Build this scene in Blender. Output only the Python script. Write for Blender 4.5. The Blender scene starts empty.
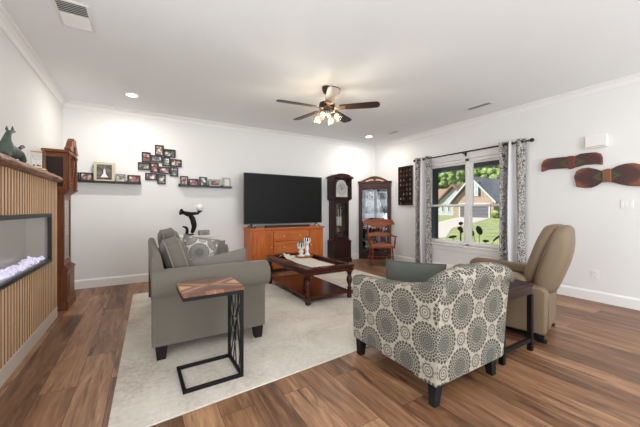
import bpy, bmesh, math, random
from mathutils import Vector, Matrix, noise
random.seed(7)
PI = math.pi
S = bpy.context.scene
COL = S.collection
R_ = math.radians

# ------------------------------------------------------------------ camera
CF, CYAW, CCY, CH = 294.07, 0.541109, 209.46, 1.1713
cam = bpy.data.cameras.new('camera')
cam.sensor_width = 36.0
cam.lens = CF / 640 * 36
cam.shift_y = -(213.5 - CCY) / 640
cam.clip_end = 300
co = bpy.data.objects.new('camera', cam)
COL.objects.link(co)
co.location = (0, 0, CH)
co.rotation_euler = (PI / 2, 0, -CYAW)
S.camera = co

# ------------------------------------------------------------------ world, sun, added fill, exposure
S.view_settings.view_transform = 'Standard'
S.view_settings.look = 'None'
S.view_settings.exposure = 0.36
S.view_settings.gamma = 1.0
S.view_settings.use_curve_mapping = False
S.cycles.use_denoising = True
S.cycles.max_bounces = 12
S.cycles.diffuse_bounces = 9
S.cycles.sample_clamp_indirect = 6

W = bpy.data.worlds.new('World')
S.world = W
W.use_nodes = True
nt = W.node_tree
bg = nt.nodes['Background']
sky = nt.nodes.new('ShaderNodeTexSky')
sky.sky_type = 'HOSEK_WILKIE'
sky.turbidity = 4
sky.sun_direction = Vector((-.5, .42, .76)).normalized()
nt.links.new(sky.outputs[0], bg.inputs[0])
bg.inputs[1].default_value = 1.1


def light(name, kind, loc, energy, color=(1, 1, 1), rot=(0, 0, 0), **k):
    l = bpy.data.lights.new(name, kind)
    l.energy = energy
    l.color = color
    for a, b in k.items():
        setattr(l, a, b)
    o = bpy.data.objects.new(name, l)
    COL.objects.link(o)
    o.location = loc
    o.rotation_euler = rot
    return o


sun = light('sun', 'SUN', (0, 0, 20), 5.0, (1, .96, .9), angle=.01)
sun.rotation_euler = Vector((-.5, .42, .76)).to_track_quat('Z', 'Y').to_euler()
# unseen fill lamps added behind the camera and in the left wall
light('added_fill_rear', 'AREA', (2.2, -3.3, 1.25), 190, (.91, .96, 1), (PI / 2 + .65, 0, 0), shape='RECTANGLE', size=3.8, size_y=2.2)
light('added_fill_left', 'AREA', (-.97, .65, 1.25), 46, (.91, .96, 1), (PI / 2 + .4, 0, -PI / 2), shape='RECTANGLE', size=1.7, size_y=2.1)

L, RW, B, HC = -1.001, 4.9445, 5.545, 2.74
YR = -3.4


def at(u, v, x=None, y=None, z=None):
    c, s = math.cos(CYAW), math.sin(CYAW)
    r = (u - 320) / CF
    d = Vector((s + r * c, c - r * s, (CCY - v) / CF))
    t = (z - CH) / d.z if z is not None else (y / d.y if y is not None else x / d.x)
    return Vector((0, 0, CH)) + t * d


# ------------------------------------------------------------------ materials
def lin(c):
    return tuple(((x / 255) / 12.92 if x <= 10 else ((x / 255 + .055) / 1.055) ** 2.4) for x in c) + (1,)


class NT:
    def __init__(s, name):
        s.m = bpy.data.materials.new(name)
        s.m.use_nodes = True
        s.t = s.m.node_tree
        s.b = s.t.nodes['Principled BSDF']

    def n(s, kind, **k):
        x = s.t.nodes.new('ShaderNode' + kind)
        for a, b in k.items():
            setattr(x, a, b)
        return x

    def put(s, sock, v):
        if hasattr(v, 'is_output'):
            s.t.links.new(v, sock)
        else:
            sock.default_value = v

    def math(s, op, a, b=0.0, c=0.0):
        x = s.n('Math', operation=op)
        s.put(x.inputs[0], a); s.put(x.inputs[1], b); s.put(x.inputs[2], c)
        return x.outputs[0]

    def mix(s, f, a, b):
        x = s.n('Mix', data_type='RGBA')
        s.put(x.inputs[0], f); s.put(x.inputs[6], a); s.put(x.inputs[7], b)
        return x.outputs[2]

    def co(s, kind='Object', scale=(1, 1, 1), rot=(0, 0, 0), loc=(0, 0, 0)):
        t = s.n('TexCoord')
        m = s.n('Mapping')
        m.inputs[1].default_value = loc; m.inputs[2].default_value = rot; m.inputs[3].default_value = scale
        s.t.links.new(t.outputs[kind], m.inputs[0])
        return m.outputs[0]

    def noise(s, vec, scale, detail=3, rough=.5, dist=0):
        x = s.n('TexNoise')
        s.put(x.inputs['Vector'], vec)
        x.inputs['Scale'].default_value = scale; x.inputs['Detail'].default_value = detail
        x.inputs['Roughness'].default_value = rough; x.inputs['Distortion'].default_value = dist
        return x.outputs[0]

    def ramp(s, f, stops, interp='LINEAR'):
        x = s.n('ValToRGB')
        x.color_ramp.interpolation = interp
        e = x.color_ramp.elements
        while len(e) < len(stops):
            e.new(.5)
        for i, (p, c) in enumerate(stops):
            e[i].position = p
            e[i].color = c
        s.put(x.inputs[0], f)
        return x.outputs[0]

    def bump(s, h, strength=.2, dist=.01):
        x = s.n('Bump')
        x.inputs['Strength'].default_value = strength; x.inputs['Distance'].default_value = dist
        s.put(x.inputs['Height'], h)
        s.t.links.new(x.outputs[0], s.b.inputs['Normal'])

    def done(s, col=None, rough=.5, metal=0, spec=.5, emit=None, es=0):
        if col is not None:
            s.put(s.b.inputs['Base Color'], col)
        s.put(s.b.inputs['Roughness'], rough)
        s.b.inputs['Metallic'].default_value = metal
        s.b.inputs['Specular IOR Level'].default_value = spec
        if emit is not None:
            s.put(s.b.inputs['Emission Color'], emit)
            s.b.inputs['Emission Strength'].default_value = es
        return s.m


def plain(name, rgb, rough=.5, metal=0, var=.06, scale=30, spec=.5, bump=0):
    k = NT(name)
    f = k.noise(k.co(), scale, 3)
    c = lin(rgb)
    a = tuple(x * (1 - var) for x in c[:3]) + (1,)
    b = tuple(min(1, x * (1 + var)) for x in c[:3]) + (1,)
    if bump:
        k.bump(f, bump, .004)
    return k.done(k.mix(f, a, b), rough, metal, spec)


def wood(name, dark, light_, axis='z', rough=.35, scale=1, spec=.28):
    k = NT(name)
    sc = {'x': (1.2, 14, 14), 'y': (14, 1.2, 14), 'z': (14, 14, 1.2)}[axis]
    v = k.co(scale=tuple(x * scale for x in sc))
    f = k.noise(v, 2.2, 5, .6, 1.2)
    g = k.noise(v, 9, 3, .6)
    h = k.math('ADD', k.math('MULTIPLY', f, .75), k.math('MULTIPLY', g, .25))
    col = k.ramp(h, [(.3, lin(dark)), (.55, lin(tuple((a + b) / 2 for a, b in zip(dark, light_)))), (.72, lin(light_))])
    k.bump(g, .06, .003)
    return k.done(col, rough, 0, spec)


def fabric(name, rgb, var=.1, rough=.95):
    k = NT(name)
    v = k.co('UV')
    f = k.noise(v, 160, 2)
    g = k.noise(v, 14, 3)
    c = lin(rgb)
    a = tuple(x * (1 - var) for x in c[:3]) + (1,)
    b = tuple(min(1, x * (1 + var)) for x in c[:3]) + (1,)
    k.bump(f, .25, .002)
    k.b.inputs['Sheen Weight'].default_value = .15
    return k.done(k.mix(k.math('ADD', k.math('MULTIPLY', f, .6), k.math('MULTIPLY', g, .4)), a, b), rough, 0, .2)


def medallion(name, s=.245, ground=(170, 162, 149), ink=(62, 57, 51), tint=(120, 123, 116), off=(0, 0)):
    k = NT(name)
    sep = k.n('SeparateXYZ')
    k.t.links.new(k.co('UV', (1 / s, 1 / s, 1), (0, 0, PI / 4 + .06), (off[0], off[1], 0)), sep.inputs[0])

    def cell(shift, n, rad, rings, inner):
        fx = k.math('SUBTRACT', k.math('FRACT', k.math('ADD', sep.outputs[0], shift)), .5)
        fy = k.math('SUBTRACT', k.math('FRACT', k.math('ADD', sep.outputs[1], shift)), .5)
        r = k.math('SQRT', k.math('ADD', k.math('MULTIPLY', fx, fx), k.math('MULTIPLY', fy, fy)))
        th = k.math('ARCTAN2', fy, fx)
        rn = k.math('DIVIDE', r, rad)
        band = k.math('FLOOR', k.math('MULTIPLY', rn, rings))
        ph = k.math('ADD', k.math('MULTIPLY', th, n), k.math('MULTIPLY', band, PI))
        petals = k.math('SINE', ph)
        ring = k.math('SINE', k.math('MULTIPLY', rn, rings * 2 * PI))
        edge = k.math('ADD', 1.0, k.math('MULTIPLY', k.math('SINE', k.math('MULTIPLY', th, n)), .03))
        inside = k.math('LESS_THAN', rn, edge)
        pat = k.math('MULTIPLY', k.math('GREATER_THAN', petals, -.62), k.math('GREATER_THAN', ring, -.72))
        core = k.math('LESS_THAN', rn, inner)
        return inside, pat, core, rn
    i1, p1, c1, r1 = cell(.5, 24, .47, 7, .44)
    i2, p2b, c2, r2 = cell(0, 10, .205, 3, .4)
    p2 = k.math('GREATER_THAN', k.math('SINE', k.math('MULTIPLY', r2, 6.0 * PI)), .25)
    p2 = k.math('MULTIPLY', k.math('MAXIMUM', p2, k.math('MULTIPLY', k.math('GREATER_THAN', r2, .62), p2b)), .8)
    rim = k.math('GREATER_THAN', r1, .955)
    p1 = k.math('MAXIMUM', p1, rim)
    field = k.mix(c1, lin(tuple((a + b * 2) / 3 for a, b in zip(tint, ground))), lin(tint))
    big = k.mix(p1, field, lin(ink))
    small = k.mix(p2, lin(ground), lin(ink))
    col = k.mix(i1, lin(ground), big)
    col = k.mix(i2, col, small)
    w = k.noise(k.co('UV'), 180, 2)
    k.bump(w, .2, .002)
    col = k.mix(k.math('MULTIPLY', w, .18), col, lin((120, 112, 100)))
    return k.done(col, .95, 0, .2)


M = {}
M['wall'] = plain('wall_paint', (227, 227, 226), .85, 0, .012, 3, .3)
M['ceil'] = plain('ceiling_paint', (238, 241, 242), .95, 0, .012, 3, .2)
M['trim'] = plain('trim_paint', (236, 235, 233), .5, 0, .01, 5)


def floor_mat():
    k = NT('floor_planks')
    br = k.n('TexBrick')
    k.t.links.new(k.co(scale=(1, 1, 1), rot=(0, 0, PI / 2)), br.inputs['Vector'])
    br.offset = .37; br.offset_frequency = 2
    br.inputs['Color1'].default_value = (0, 0, 0, 1); br.inputs['Color2'].default_value = (1, 1, 1, 1)
    br.inputs['Mortar'].default_value = (.5, .5, .5, 1)
    br.inputs['Scale'].default_value = 1; br.inputs['Mortar Size'].default_value = .0016
    br.inputs['Mortar Smooth'].default_value = .3
    br.inputs['Brick Width'].default_value = 1.25; br.inputs['Row Height'].default_value = .19
    tone = br.outputs[0]
    sepx = k.n('SeparateXYZ')
    k.t.links.new(k.co(), sepx.inputs[0])
    comb = k.n('CombineXYZ')
    k.put(comb.inputs[0], k.math('MULTIPLY', sepx.outputs[0], 11)); k.put(comb.inputs[1], k.math('MULTIPLY', sepx.outputs[1], 1.1))
    k.put(comb.inputs[2], k.math('MULTIPLY', tone, 30))
    g1 = k.noise(comb.outputs[0], 1.0, 6, .62, 1.4)
    g2 = k.noise(comb.outputs[0], 5.5, 4, .6, .4)
    knots = k.noise(comb.outputs[0], .7, 2, .5, 2.5)
    h = k.math('ADD', k.math('ADD', k.math('MULTIPLY', g1, .55), k.math('MULTIPLY', g2, .25)), k.math('MULTIPLY', tone, .2))
    col = k.ramp(h, [(.28, lin((62, 41, 29))), (.41, lin((105, 73, 51))), (.53, lin((137, 99, 71))), (.68, lin((175, 135, 102)))])
    kn = k.ramp(knots, [(.29, (1, 1, 1, 1)), (.42, (0, 0, 0, 1))])
    col = k.mix(k.math('MULTIPLY', kn, .75), col, lin((62, 38, 27)))
    col = k.mix(br.outputs[1], col, lin((52, 34, 25)))
    k.bump(k.math('SUBTRACT', k.math('MULTIPLY', g2, .3), br.outputs[1]), .12, .004)
    return k.done(col, k.math('ADD', .34, k.math('MULTIPLY', g2, .16)), 0, .45)


M['floor'] = floor_mat()


def rug_mat():
    k = NT('rug_pile')
    v = k.co('UV')
    a = k.noise(v, 2.3, 5, .6, .6)
    b = k.noise(v, 30, 3, .7)
    c = k.noise(v, 240, 2)
    f = k.math('ADD', k.math('MULTIPLY', a, .6), k.math('MULTIPLY', b, .4))
    col = k.ramp(f, [(.36, lin((180, 171, 159))), (.48, lin((203, 195, 184))), (.62, lin((217, 210, 200)))])
    k.bump(c, .5, .006)
    return k.done(col, 1, 0, .1)


M['rug'] = rug_mat()
M['sofa'] = fabric('grey_upholstery', (103, 97, 88))
M['pillow_grey'] = fabric('grey_pillow_cloth', (110, 106, 98))
M['pillow_slate'] = fabric('slate_pillow_cloth', (80, 82, 75))
M['piping'] = fabric('pale_piping', (124, 122, 114))
M['medal'] = medallion('medallion_upholstery')
M['medal_pillow'] = medallion('medallion_pillow_cloth', .24, (218, 214, 206), (92, 88, 86), (158, 160, 160), (0, 0))
M['black_leg'] = plain('black_wood', (16, 13, 12), .6, 0, .06, 30, .25)
M['espresso'] = wood('espresso_leg_wood', (32, 20, 16), (58, 38, 30), 'z', .35)
M['black_metal'] = plain('black_metal', (14, 14, 15), .5, .2, .06, 30, .3)
M['cherry'] = wood('cherry_wood', (46, 20, 14), (84, 38, 26), 'z', .22)
M['cherry_x'] = wood('cherry_wood_top', (48, 21, 15), (86, 40, 27), 'y', .2)
M['shelf_red'] = wood('red_brown_shelf_wood', (62, 26, 15), (102, 46, 27), 'y', .22)
M['honey'] = wood('honey_pine_front', (158, 76, 28), (222, 130, 64), 'z', .35)
M['honey_x'] = wood('honey_pine_top', (162, 80, 32), (226, 136, 70), 'x', .32)
M['knob_wood'] = plain('pale_wood_knob', (226, 158, 88), .3, 0, .05)
M['rocker'] = wood('orange_oak', (104, 48, 22), (168, 88, 44), 'x', .3)
M['rocker_z'] = wood('orange_oak_upright', (100, 46, 22), (150, 78, 40), 'z', .3)
M['clock_dark'] = wood('dark_mahogany', (38, 20, 16), (66, 36, 28), 'z', .28)
M['clock_red'] = wood('red_oak', (92, 50, 28), (142, 86, 52), 'z', .35)
M['clock_red_x'] = wood('red_oak_cross', (96, 54, 30), (148, 90, 56), 'x', .35)
M['curio'] = wood('walnut_cabinet_wood', (44, 22, 16), (74, 39, 27), 'z', .3)
M['brass'] = plain('brass', (190, 150, 80), .25, 1)
M['chrome'] = plain('brushed_metal', (190, 190, 190), .25, 1)
M['silver_weight'] = plain('polished_silver_weight', (206, 206, 204), .3, .2)
M['dial'] = plain('clock_dial', (214, 212, 204), .5, 0, .05)
M['slat'] = wood('oak_slat', (198, 162, 126), (230, 198, 162), 'z', .6)
M['slat_back'] = plain('slat_backing_felt', (92, 62, 42), .9)
M['slat_side'] = plain('slat_core', (122, 90, 66), .9)
M['plinth'] = plain('plinth_paint', (202, 190, 176), .6, 0, .02)
M['black_plastic'] = plain('black_plastic', (14, 14, 15), .3)
M['satin_black'] = plain('satin_black', (24, 23, 24), .5)


def live_edge():
    k = NT('live_edge_wood')
    v = k.co(scale=(10, 1.5, 10))
    f = k.noise(v, 2, 6, .65, 1.5)
    col = k.ramp(f, [(.32, lin((72, 40, 26))), (.48, lin((128, 84, 58))), (.6, lin((168, 124, 90))), (.75, lin((196, 160, 124)))])
    k.bump(f, .5, .02)
    return k.done(col, .5)


M['mantel'] = live_edge()


def glass_mat(name, tint=(1, 1, 1, 1), rough=.0, refl=.35):
    k = NT(name)
    tr = k.n('BsdfTransparent'); gl = k.n('BsdfGlossy'); mx = k.n('MixShader'); fr = k.n('Fresnel')
    tr.inputs[0].default_value = tint
    gl.inputs['Roughness'].default_value = rough
    k.t.nodes.remove(fr)
    lw = k.n('LayerWeight')
    lw.inputs[0].default_value = .5
    fac = k.math('ADD', .03, k.math('MULTIPLY', k.math('POWER', lw.outputs['Facing'], 4.0), refl))
    k.t.links.new(fac, mx.inputs[0])
    k.t.links.new(tr.outputs[0], mx.inputs[1]); k.t.links.new(gl.outputs[0], mx.inputs[2])
    k.t.links.new(mx.outputs[0], k.t.nodes['Material Output'].inputs[0])
    return k.m


M['glass'] = glass_mat('clear_glass')
M['glass_bright'] = glass_mat('polished_door_glass', refl=1.0)
M['glass_shelf'] = glass_mat('shelf_glass', (.85, .95, .92, 1))
M['mirror'] = plain('mirror_glass', (186, 192, 196), .05, 1, 0)
M['screen'] = plain('television_screen', (15, 15, 16), .5, 0, 0, 5, .2)
M['ember_glass'] = plain('firebox_lining', (170, 162, 150), .25, 0, .04, 2, .6)
k = NT('ember_crystals')
f = k.noise(k.co(), 28, 3)
M['crystal'] = k.done(k.mix(f, lin((190, 185, 235)), lin((250, 248, 255))), .1, 0, .8, k.mix(f, lin((176, 174, 204)), lin((250, 249, 255))), .45)
M['bulb'] = NT('lit_bulb_glass').done((1, .9, .75, 1), .4, 0, .5, (1, .84, .62, 1), 5.5)
M['downlight'] = NT('lit_downlight_lens').done((1, .96, .9, 1), .4, 0, .5, (1, .95, .86, 1), 6)
M['bronze'] = plain('fan_bronze', (52, 38, 32), .35, .5)
M['blade'] = wood('fan_blade_wood', (40, 30, 27), (66, 52, 46), 'x', .4)
M['white_plastic'] = plain('white_plastic', (232, 230, 226), .45, 0, .01)
M['grey_vent'] = plain('seam_slot_grey', (120, 120, 118), .7)  # mid grey for the chime seam and outlet slots
M['tan'] = plain('tan_leather', (120, 102, 81), .55, 0, .06, 8, .35, .1)
M['tan_dark'] = plain('tan_welt', (84, 68, 53), .6, 0, .05)
M['cream_cloth'] = plain('cream_runner_cloth', (200, 196, 182), .95, 0, .3, 45, .2, .8)
M['ceramic'] = plain('white_ceramic', (226, 226, 224), .35, 0, .05, 20)
M['dark_ball'] = plain('dark_glass_ball', (70, 72, 76), .15, .4)
M['terracotta'] = wood('round_tray_wood', (150, 82, 50), (186, 112, 74), 'x', .5)
M['verdigris'] = plain('green_bronze', (74, 88, 76), .55, .2, .45, 26)
M['globe'] = plain('frosted_globe', (232, 230, 228), .3, 0, .01)
M['gold'] = plain('gold_frame', (198, 188, 164), .5, 0, .1, 40)
M['silver'] = plain('pewter_frame', (146, 142, 136), .4, .4, .1, 60)
M['frame_black'] = plain('black_frame_wood', (24, 20, 20), .45)
M['frame_mahog'] = plain('mahogany_frame_wood', (52, 28, 26), .4)
M['linen_white'] = plain('white_linen', (226, 222, 216), .9)


def photo_mat(name, dark, mid, lite, seed):
    k = NT(name)
    v = k.co('Object', loc=(seed * 3.1, seed * 1.7, seed))
    a = k.noise(v, 16, 3, .6)
    col = k.ramp(a, [(.36, lin(dark)), (.5, lin(mid)), (.6, lin(lite))])
    return k.done(col, .25)


PHOTOS = [photo_mat('print_%s' % n, d, m, l, i) for i, (n, d, m, l) in enumerate([
    ('sepia', (66, 48, 44), (134, 106, 96), (220, 208, 200)), ('grey', (52, 52, 52), (120, 118, 114), (226, 224, 220)),
    ('rose', (84, 44, 44), (160, 116, 108), (226, 206, 198)), ('olive', (50, 54, 46), (118, 116, 100), (214, 208, 192))])]


def curtain_mat():
    k = NT('printed_curtain_cloth')
    v = k.co('UV')
    a = k.noise(k.co('UV', (1, .6, 1)), 38, 3, .55, 1.6)
    b = k.noise(k.co('UV', (1, .6, 1), (0, 0, .4), (4, 2, 0)), 46, 2, .5, 2.0)
    col = k.ramp(a, [(.40, lin((52, 52, 60))), (.46, lin((120, 122, 132))), (.52, lin((205, 202, 196))), (.62, lin((170, 150, 122)))])
    dk = k.math('GREATER_THAN', b, .57)
    col = k.mix(dk, col, lin((58, 56, 60)))
    lt = k.math('LESS_THAN', b, .42)
    col = k.mix(lt, col, lin((188, 187, 184)))
    return k.done(col, .95, 0, .2)


M['curtain'] = curtain_mat()
M['bright_fold'] = plain('bright_fold_cloth', (222, 223, 226), .9, 0, .02)  # near-white cloth colour stands in for light coming through a fold


# ------------------------------------------------------------------ mesh helpers
class MB:
    def __init__(s):
        s.v = []; s.f = []

    def add(s, vs, fs, T=None):
        n = len(s.v)
        s.v += [(T @ Vector(p)) if T is not None else Vector(p) for p in vs]
        s.f += [tuple(i + n for i in f) for f in fs]
        return s

    def box(s, x0, x1, y0, y1, z0, z1, T=None):
        return s.add([(x0, y0, z0), (x1, y0, z0), (x1, y1, z0), (x0, y1, z0), (x0, y0, z1), (x1, y0, z1), (x1, y1, z1), (x0, y1, z1)],
                     [(0, 3, 2, 1), (4, 5, 6, 7), (0, 1, 5, 4), (1, 2, 6, 5), (2, 3, 7, 6), (3, 0, 4, 7)], T)

    def hexa(s, lo, hi):
        return s.add(list(lo) + list(hi), [(0, 3, 2, 1), (4, 5, 6, 7), (0, 1, 5, 4), (1, 2, 6, 5), (2, 3, 7, 6), (3, 0, 4, 7)])

    def taper(s, c0, w0, d0, c1, w1, d1):
        q = lambda c, w, d: [(c[0] - w / 2, c[1] - d / 2, c[2]), (c[0] + w / 2, c[1] - d / 2, c[2]), (c[0] + w / 2, c[1] + d / 2, c[2]), (c[0] - w / 2, c[1] + d / 2, c[2])]
        return s.hexa(q(c0, w0, d0), q(c1, w1, d1))

    def tube(s, pts, r, n=8, closed=False, flat=1.0):
        pts = [Vector(p) for p in pts]
        m = len(pts)
        rs = r if isinstance(r, (list, tuple)) else [r] * m
        base = len(s.v)
        up = None
        for i in range(m):
            if closed:
                t = pts[(i + 1) % m] - pts[i - 1]
            else:
                t = pts[min(i + 1, m - 1)] - pts[max(i - 1, 0)]
            t.normalize()
            if up is None:
                up = Vector((0, 0, 1)) if abs(t.z) < .9 else Vector((1, 0, 0))
            a = t.cross(up).normalized()
            b = a.cross(t).normalized()
            up = b
            for j in range(n):
                th = 2 * PI * j / n
                s.v.append(pts[i] + a * math.cos(th) * rs[i] + b * math.sin(th) * rs[i] * flat)
        rng = m if closed else m - 1
        for i in range(rng):
            for j in range(n):
                k2 = (i + 1) % m
                s.f.append((base + i * n + j, base + i * n + (j + 1) % n, base + k2 * n + (j + 1) % n, base + k2 * n + j))
        if not closed:
            s.f.append(tuple(base + j for j in reversed(range(n))))
            s.f.append(tuple(base + (m - 1) * n + j for j in range(n)))
        return s

    def bar(s, p0, p1, w, t, up=(0, 0, 1)):
        p0, p1 = Vector(p0), Vector(p1)
        d = (p1 - p0).normalized()
        u = Vector(up)
        if abs(d.dot(u)) > .95:
            u = Vector((1, 0, 0))
        a = d.cross(u).normalized() * w / 2
        b = a.cross(d).normalized() * t / 2
        return s.hexa([p0 - a - b, p0 + a - b, p0 + a + b, p0 - a + b], [p1 - a - b, p1 + a - b, p1 + a + b, p1 - a + b])

    def lathe(s, prof, c=(0, 0, 0), n=16, T=None):
        c = Vector(c)
        base = len(s.v)
        for r, z in prof:
            for j in range(n):
                th = 2 * PI * j / n
                p = Vector((r * math.cos(th), r * math.sin(th), z)) + c
                s.v.append((T @ p) if T is not None else p)
        for i in range(len(prof) - 1):
            for j in range(n):
                s.f.append((base + i * n + j, base + i * n + (j + 1) % n, base + (i + 1) * n + (j + 1) % n, base + (i + 1) * n + j))
        s.f.append(tuple(base + j for j in reversed(range(n))))
        s.f.append(tuple(base + (len(prof) - 1) * n + j for j in range(n)))
        return s

    def prism(s, poly, axis, a, b, T=None):
        n = len(poly)

        def P(p, t):
            return {'x': (t, p[0], p[1]), 'y': (p[0], t, p[1]), 'z': (p[0], p[1], t)}[axis]
        vs = [P(p, a) for p in poly] + [P(p, b) for p in poly]
        fs = [tuple(range(n)), tuple(range(2 * n - 1, n - 1, -1))] + [(i, i + n, (i + 1) % n + n, (i + 1) % n) for i in range(n)]
        return s.add(vs, fs, T)

    def sphere(s, c, r, n=14, sc=(1, 1, 1), m=None):
        m = m or n // 2
        prof = []
        c = Vector(c)
        base = len(s.v)
        s.v.append(c + Vector((0, 0, -r * sc[2])))
        for i in range(1, m):
            ph = -PI / 2 + PI * i / m
            for j in range(n):
                th = 2 * PI * j / n
                s.v.append(c + Vector((r * sc[0] * math.cos(ph) * math.cos(th), r * sc[1] * math.cos(ph) * math.sin(th), r * sc[2] * math.sin(ph))))
        s.v.append(c + Vector((0, 0, r * sc[2])))
        top = len(s.v) - 1
        for j in range(n):
            s.f.append((base, base + 1 + (j + 1) % n, base + 1 + j))
            s.f.append((top, top - n + j, top - n + (j + 1) % n))
        for i in range(m - 2):
            for j in range(n):
                a = base + 1 + i * n
                s.f.append((a + j, a + (j + 1) % n, a + n + (j + 1) % n, a + n + j))
        return s

    def loft(s, rings, cap=True):
        n = len(rings[0])
        base = len(s.v)
        for r in rings:
            s.v += [Vector(p) for p in r]
        for i in range(len(rings) - 1):
            for j in range(n):
                s.f.append((base + i * n + j, base + i * n + (j + 1) % n, base + (i + 1) * n + (j + 1) % n, base + (i + 1) * n + j))
        if cap:
            s.f.append(tuple(base + j for j in reversed(range(n))))
            s.f.append(tuple(base + (len(rings) - 1) * n + j for j in range(n)))
        return s

    def build(s, name, mat, parent=None, bevel=0, seg=2, smooth=40, sub=0, uv='box'):
        me = bpy.data.meshes.new(name)
        me.from_pydata([tuple(p) for p in s.v], [], s.f)
        me.materials.append(mat if not isinstance(mat, str) else M[mat])
        bm = bmesh.new()
        bm.from_mesh(me)
        bmesh.ops.recalc_face_normals(bm, faces=bm.faces)
        ul = bm.loops.layers.uv.new('UVMap')
        for f in bm.faces:
            n = f.normal
            ax = max(range(3), key=lambda i: abs(n[i]))
            i, j = ((1, 2), (0, 2), (0, 1))[ax]
            for lp in f.loops:
                c = lp.vert.co
                lp[ul].uv = (c[i], c[j])
        bm.to_mesh(me)
        bm.free()
        if smooth:
            for p in me.polygons:
                p.use_smooth = True
            me.set_sharp_from_angle(angle=R_(smooth))
        o = bpy.data.objects.new(name, me)
        COL.objects.link(o)
        if parent is not None:
            o.parent = parent
        if bevel:
            b = o.modifiers.new('bevel', 'BEVEL')
            b.width = bevel; b.segments = seg; b.limit_method = 'ANGLE'; b.angle_limit = R_(35)
            b.harden_normals = False
        if sub:
            m = o.modifiers.new('subdivision', 'SUBSURF')
            m.levels = sub; m.render_levels = sub
        return o


def tag(o, label, cat, group=None, kind=None):
    o['label'] = label
    o['category'] = cat
    if group:
        o['group'] = group
    if kind:
        o['kind'] = kind
    return o


def thing(name, label, cat, loc=(0, 0, 0), rot=0, group=None):
    o = bpy.data.objects.new(name, None)
    o.empty_display_size = .05
    COL.objects.link(o)
    o.location = loc
    o.rotation_euler = (0, 0, rot)
    return tag(o, label, cat, group)


def struct(o):
    o['kind'] = 'structure'
    return o


def box(name, mat, parent, b, bevel=0, smooth=40):
    return MB().box(*b).build(name, mat, parent, bevel, smooth=smooth)


def pillow_mesh(w, h, t, pinch=.07, n=14):
    m = MB()
    for side in (1, -1):
        base = len(m.v)
        for i in range(n + 1):
            for j in range(n + 1):
                u, v = -1 + 2 * i / n, -1 + 2 * j / n
                th = t / 2 * max(0, (1 - abs(u) ** 2.6) * (1 - abs(v) ** 2.6)) ** .55
                x = w / 2 * u * (1 - pinch * (1 - v * v))
                z = h / 2 * v * (1 - pinch * (1 - u * u))
                m.v.append(Vector((x, side * th, z)))
        for i in range(n):
            for j in range(n):
                a = base + i * (n + 1) + j
                m.f.append((a, a + n + 1, a + n + 2, a + 1))
    return m


def pillow(name, label, mat, loc, rot, w, h, t, pipe='piping', group=None):
    o = bpy.data.objects.new(name, None)
    COL.objects.link(o)
    tag(o, label, 'pillow', group)
    o.location = loc
    o.rotation_euler = rot
    m = pillow_mesh(w, h, t).build('pillow_cover', mat, o, smooth=70)
    pts = []
    N = 14
    ring = [(-1 + 2 * i / N, -1) for i in range(N)] + [(1, -1 + 2 * i / N) for i in range(N)] + [(1 - 2 * i / N, 1) for i in range(N)] + [(-1, 1 - 2 * i / N) for i in range(N)]
    for u, v in ring:
        pts.append((w / 2 * u * (1 - .07 * (1 - v * v)), 0, h / 2 * v * (1 - .07 * (1 - u * u))))
    MB().tube(pts, .006, 6, True).build('piping', pipe, o)
    return o


def lowest(o):
    bpy.context.view_layer.update()
    return min((c.matrix_world @ Vector(v)).z for c in o.children for v in c.bound_box)


# ================================================================== THE SETTING
struct(box('floor', 'floor', None, (L - .15, RW + .15, YR - .1, B + .15, -.1, 0), smooth=0))
struct(box('ceiling', 'ceil', None, (L - .15, RW + .15, YR - .1, B + .15, HC, HC + .12), smooth=0))
struct(box('wall_back', 'wall', None, (L - .15, RW + .15, B, B + .15, 0, HC), smooth=0))
# left wall with an unseen opening added for the left fill lamp
m = MB()
m.box(L - .15, L, 1.55, B, 0, HC).box(L - .15, L, YR, -.25, 0, HC).box(L - .15, L, -.25, 1.55, 2.35, HC)
struct(m.build('wall_left', 'wall', smooth=0))
m = MB()  # unseen rear wall, its opening added for the rear fill lamp
m.box(L, .2, YR - .12, YR, 0, HC).box(4.2, RW, YR - .12, YR, 0, HC).box(.2, 4.2, YR - .12, YR, 2.35, HC)
struct(m.build('wall_rear', 'wall', smooth=0))
# right wall with the twin window
WY0, WY1, WZ0, WZ1 = 2.275, 4.045, .52, 2.08
m = MB()
m.box(RW, RW + .15, YR, WY0, 0, HC).box(RW, RW + .15, WY1, B, 0, HC)
m.box(RW, RW + .15, WY0, WY1, 0, WZ0).box(RW, RW + .15, WY0, WY1, WZ1, HC)
struct(m.build('wall_right', 'wall', smooth=0))


def base_profile(s):
    return [(0, 0), (s * .016, 0), (s * .016, .112), (s * .011, .122), (s * .006, .134), (0, .134)]


def crown_profile(s):
    return [(0, HC), (s * .075, HC), (s * .072, HC - .012), (s * .05, HC - .022), (s * .026, HC - .048), (s * .016, HC - .075), (s * .010, HC - .086), (0, HC - .086)]


for nm, fn in (('baseboard', base_profile), ('crown', crown_profile)):
    nb = 'baseboard_%s' if nm == 'baseboard' else 'trim_%s'
    names = {'back': 'back' if nm == 'baseboard' else '1', 'left': 'left' if nm == 'baseboard' else '2', 'right': 'right' if nm == 'baseboard' else '3'}
    struct(MB().prism([(B + p[0], p[1]) for p in fn(-1)], 'x', L, RW).build(nb % names['back'], 'trim', smooth=0))
    struct(MB().prism([(L + p[0], p[1]) for p in fn(1)], 'y', 1.55, B).build(nb % names['left'], 'trim', smooth=0))
    struct(MB().prism([(RW + p[0], p[1]) for p in fn(-1)], 'y', YR, B).build(nb % names['right'], 'trim', smooth=0))

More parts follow.
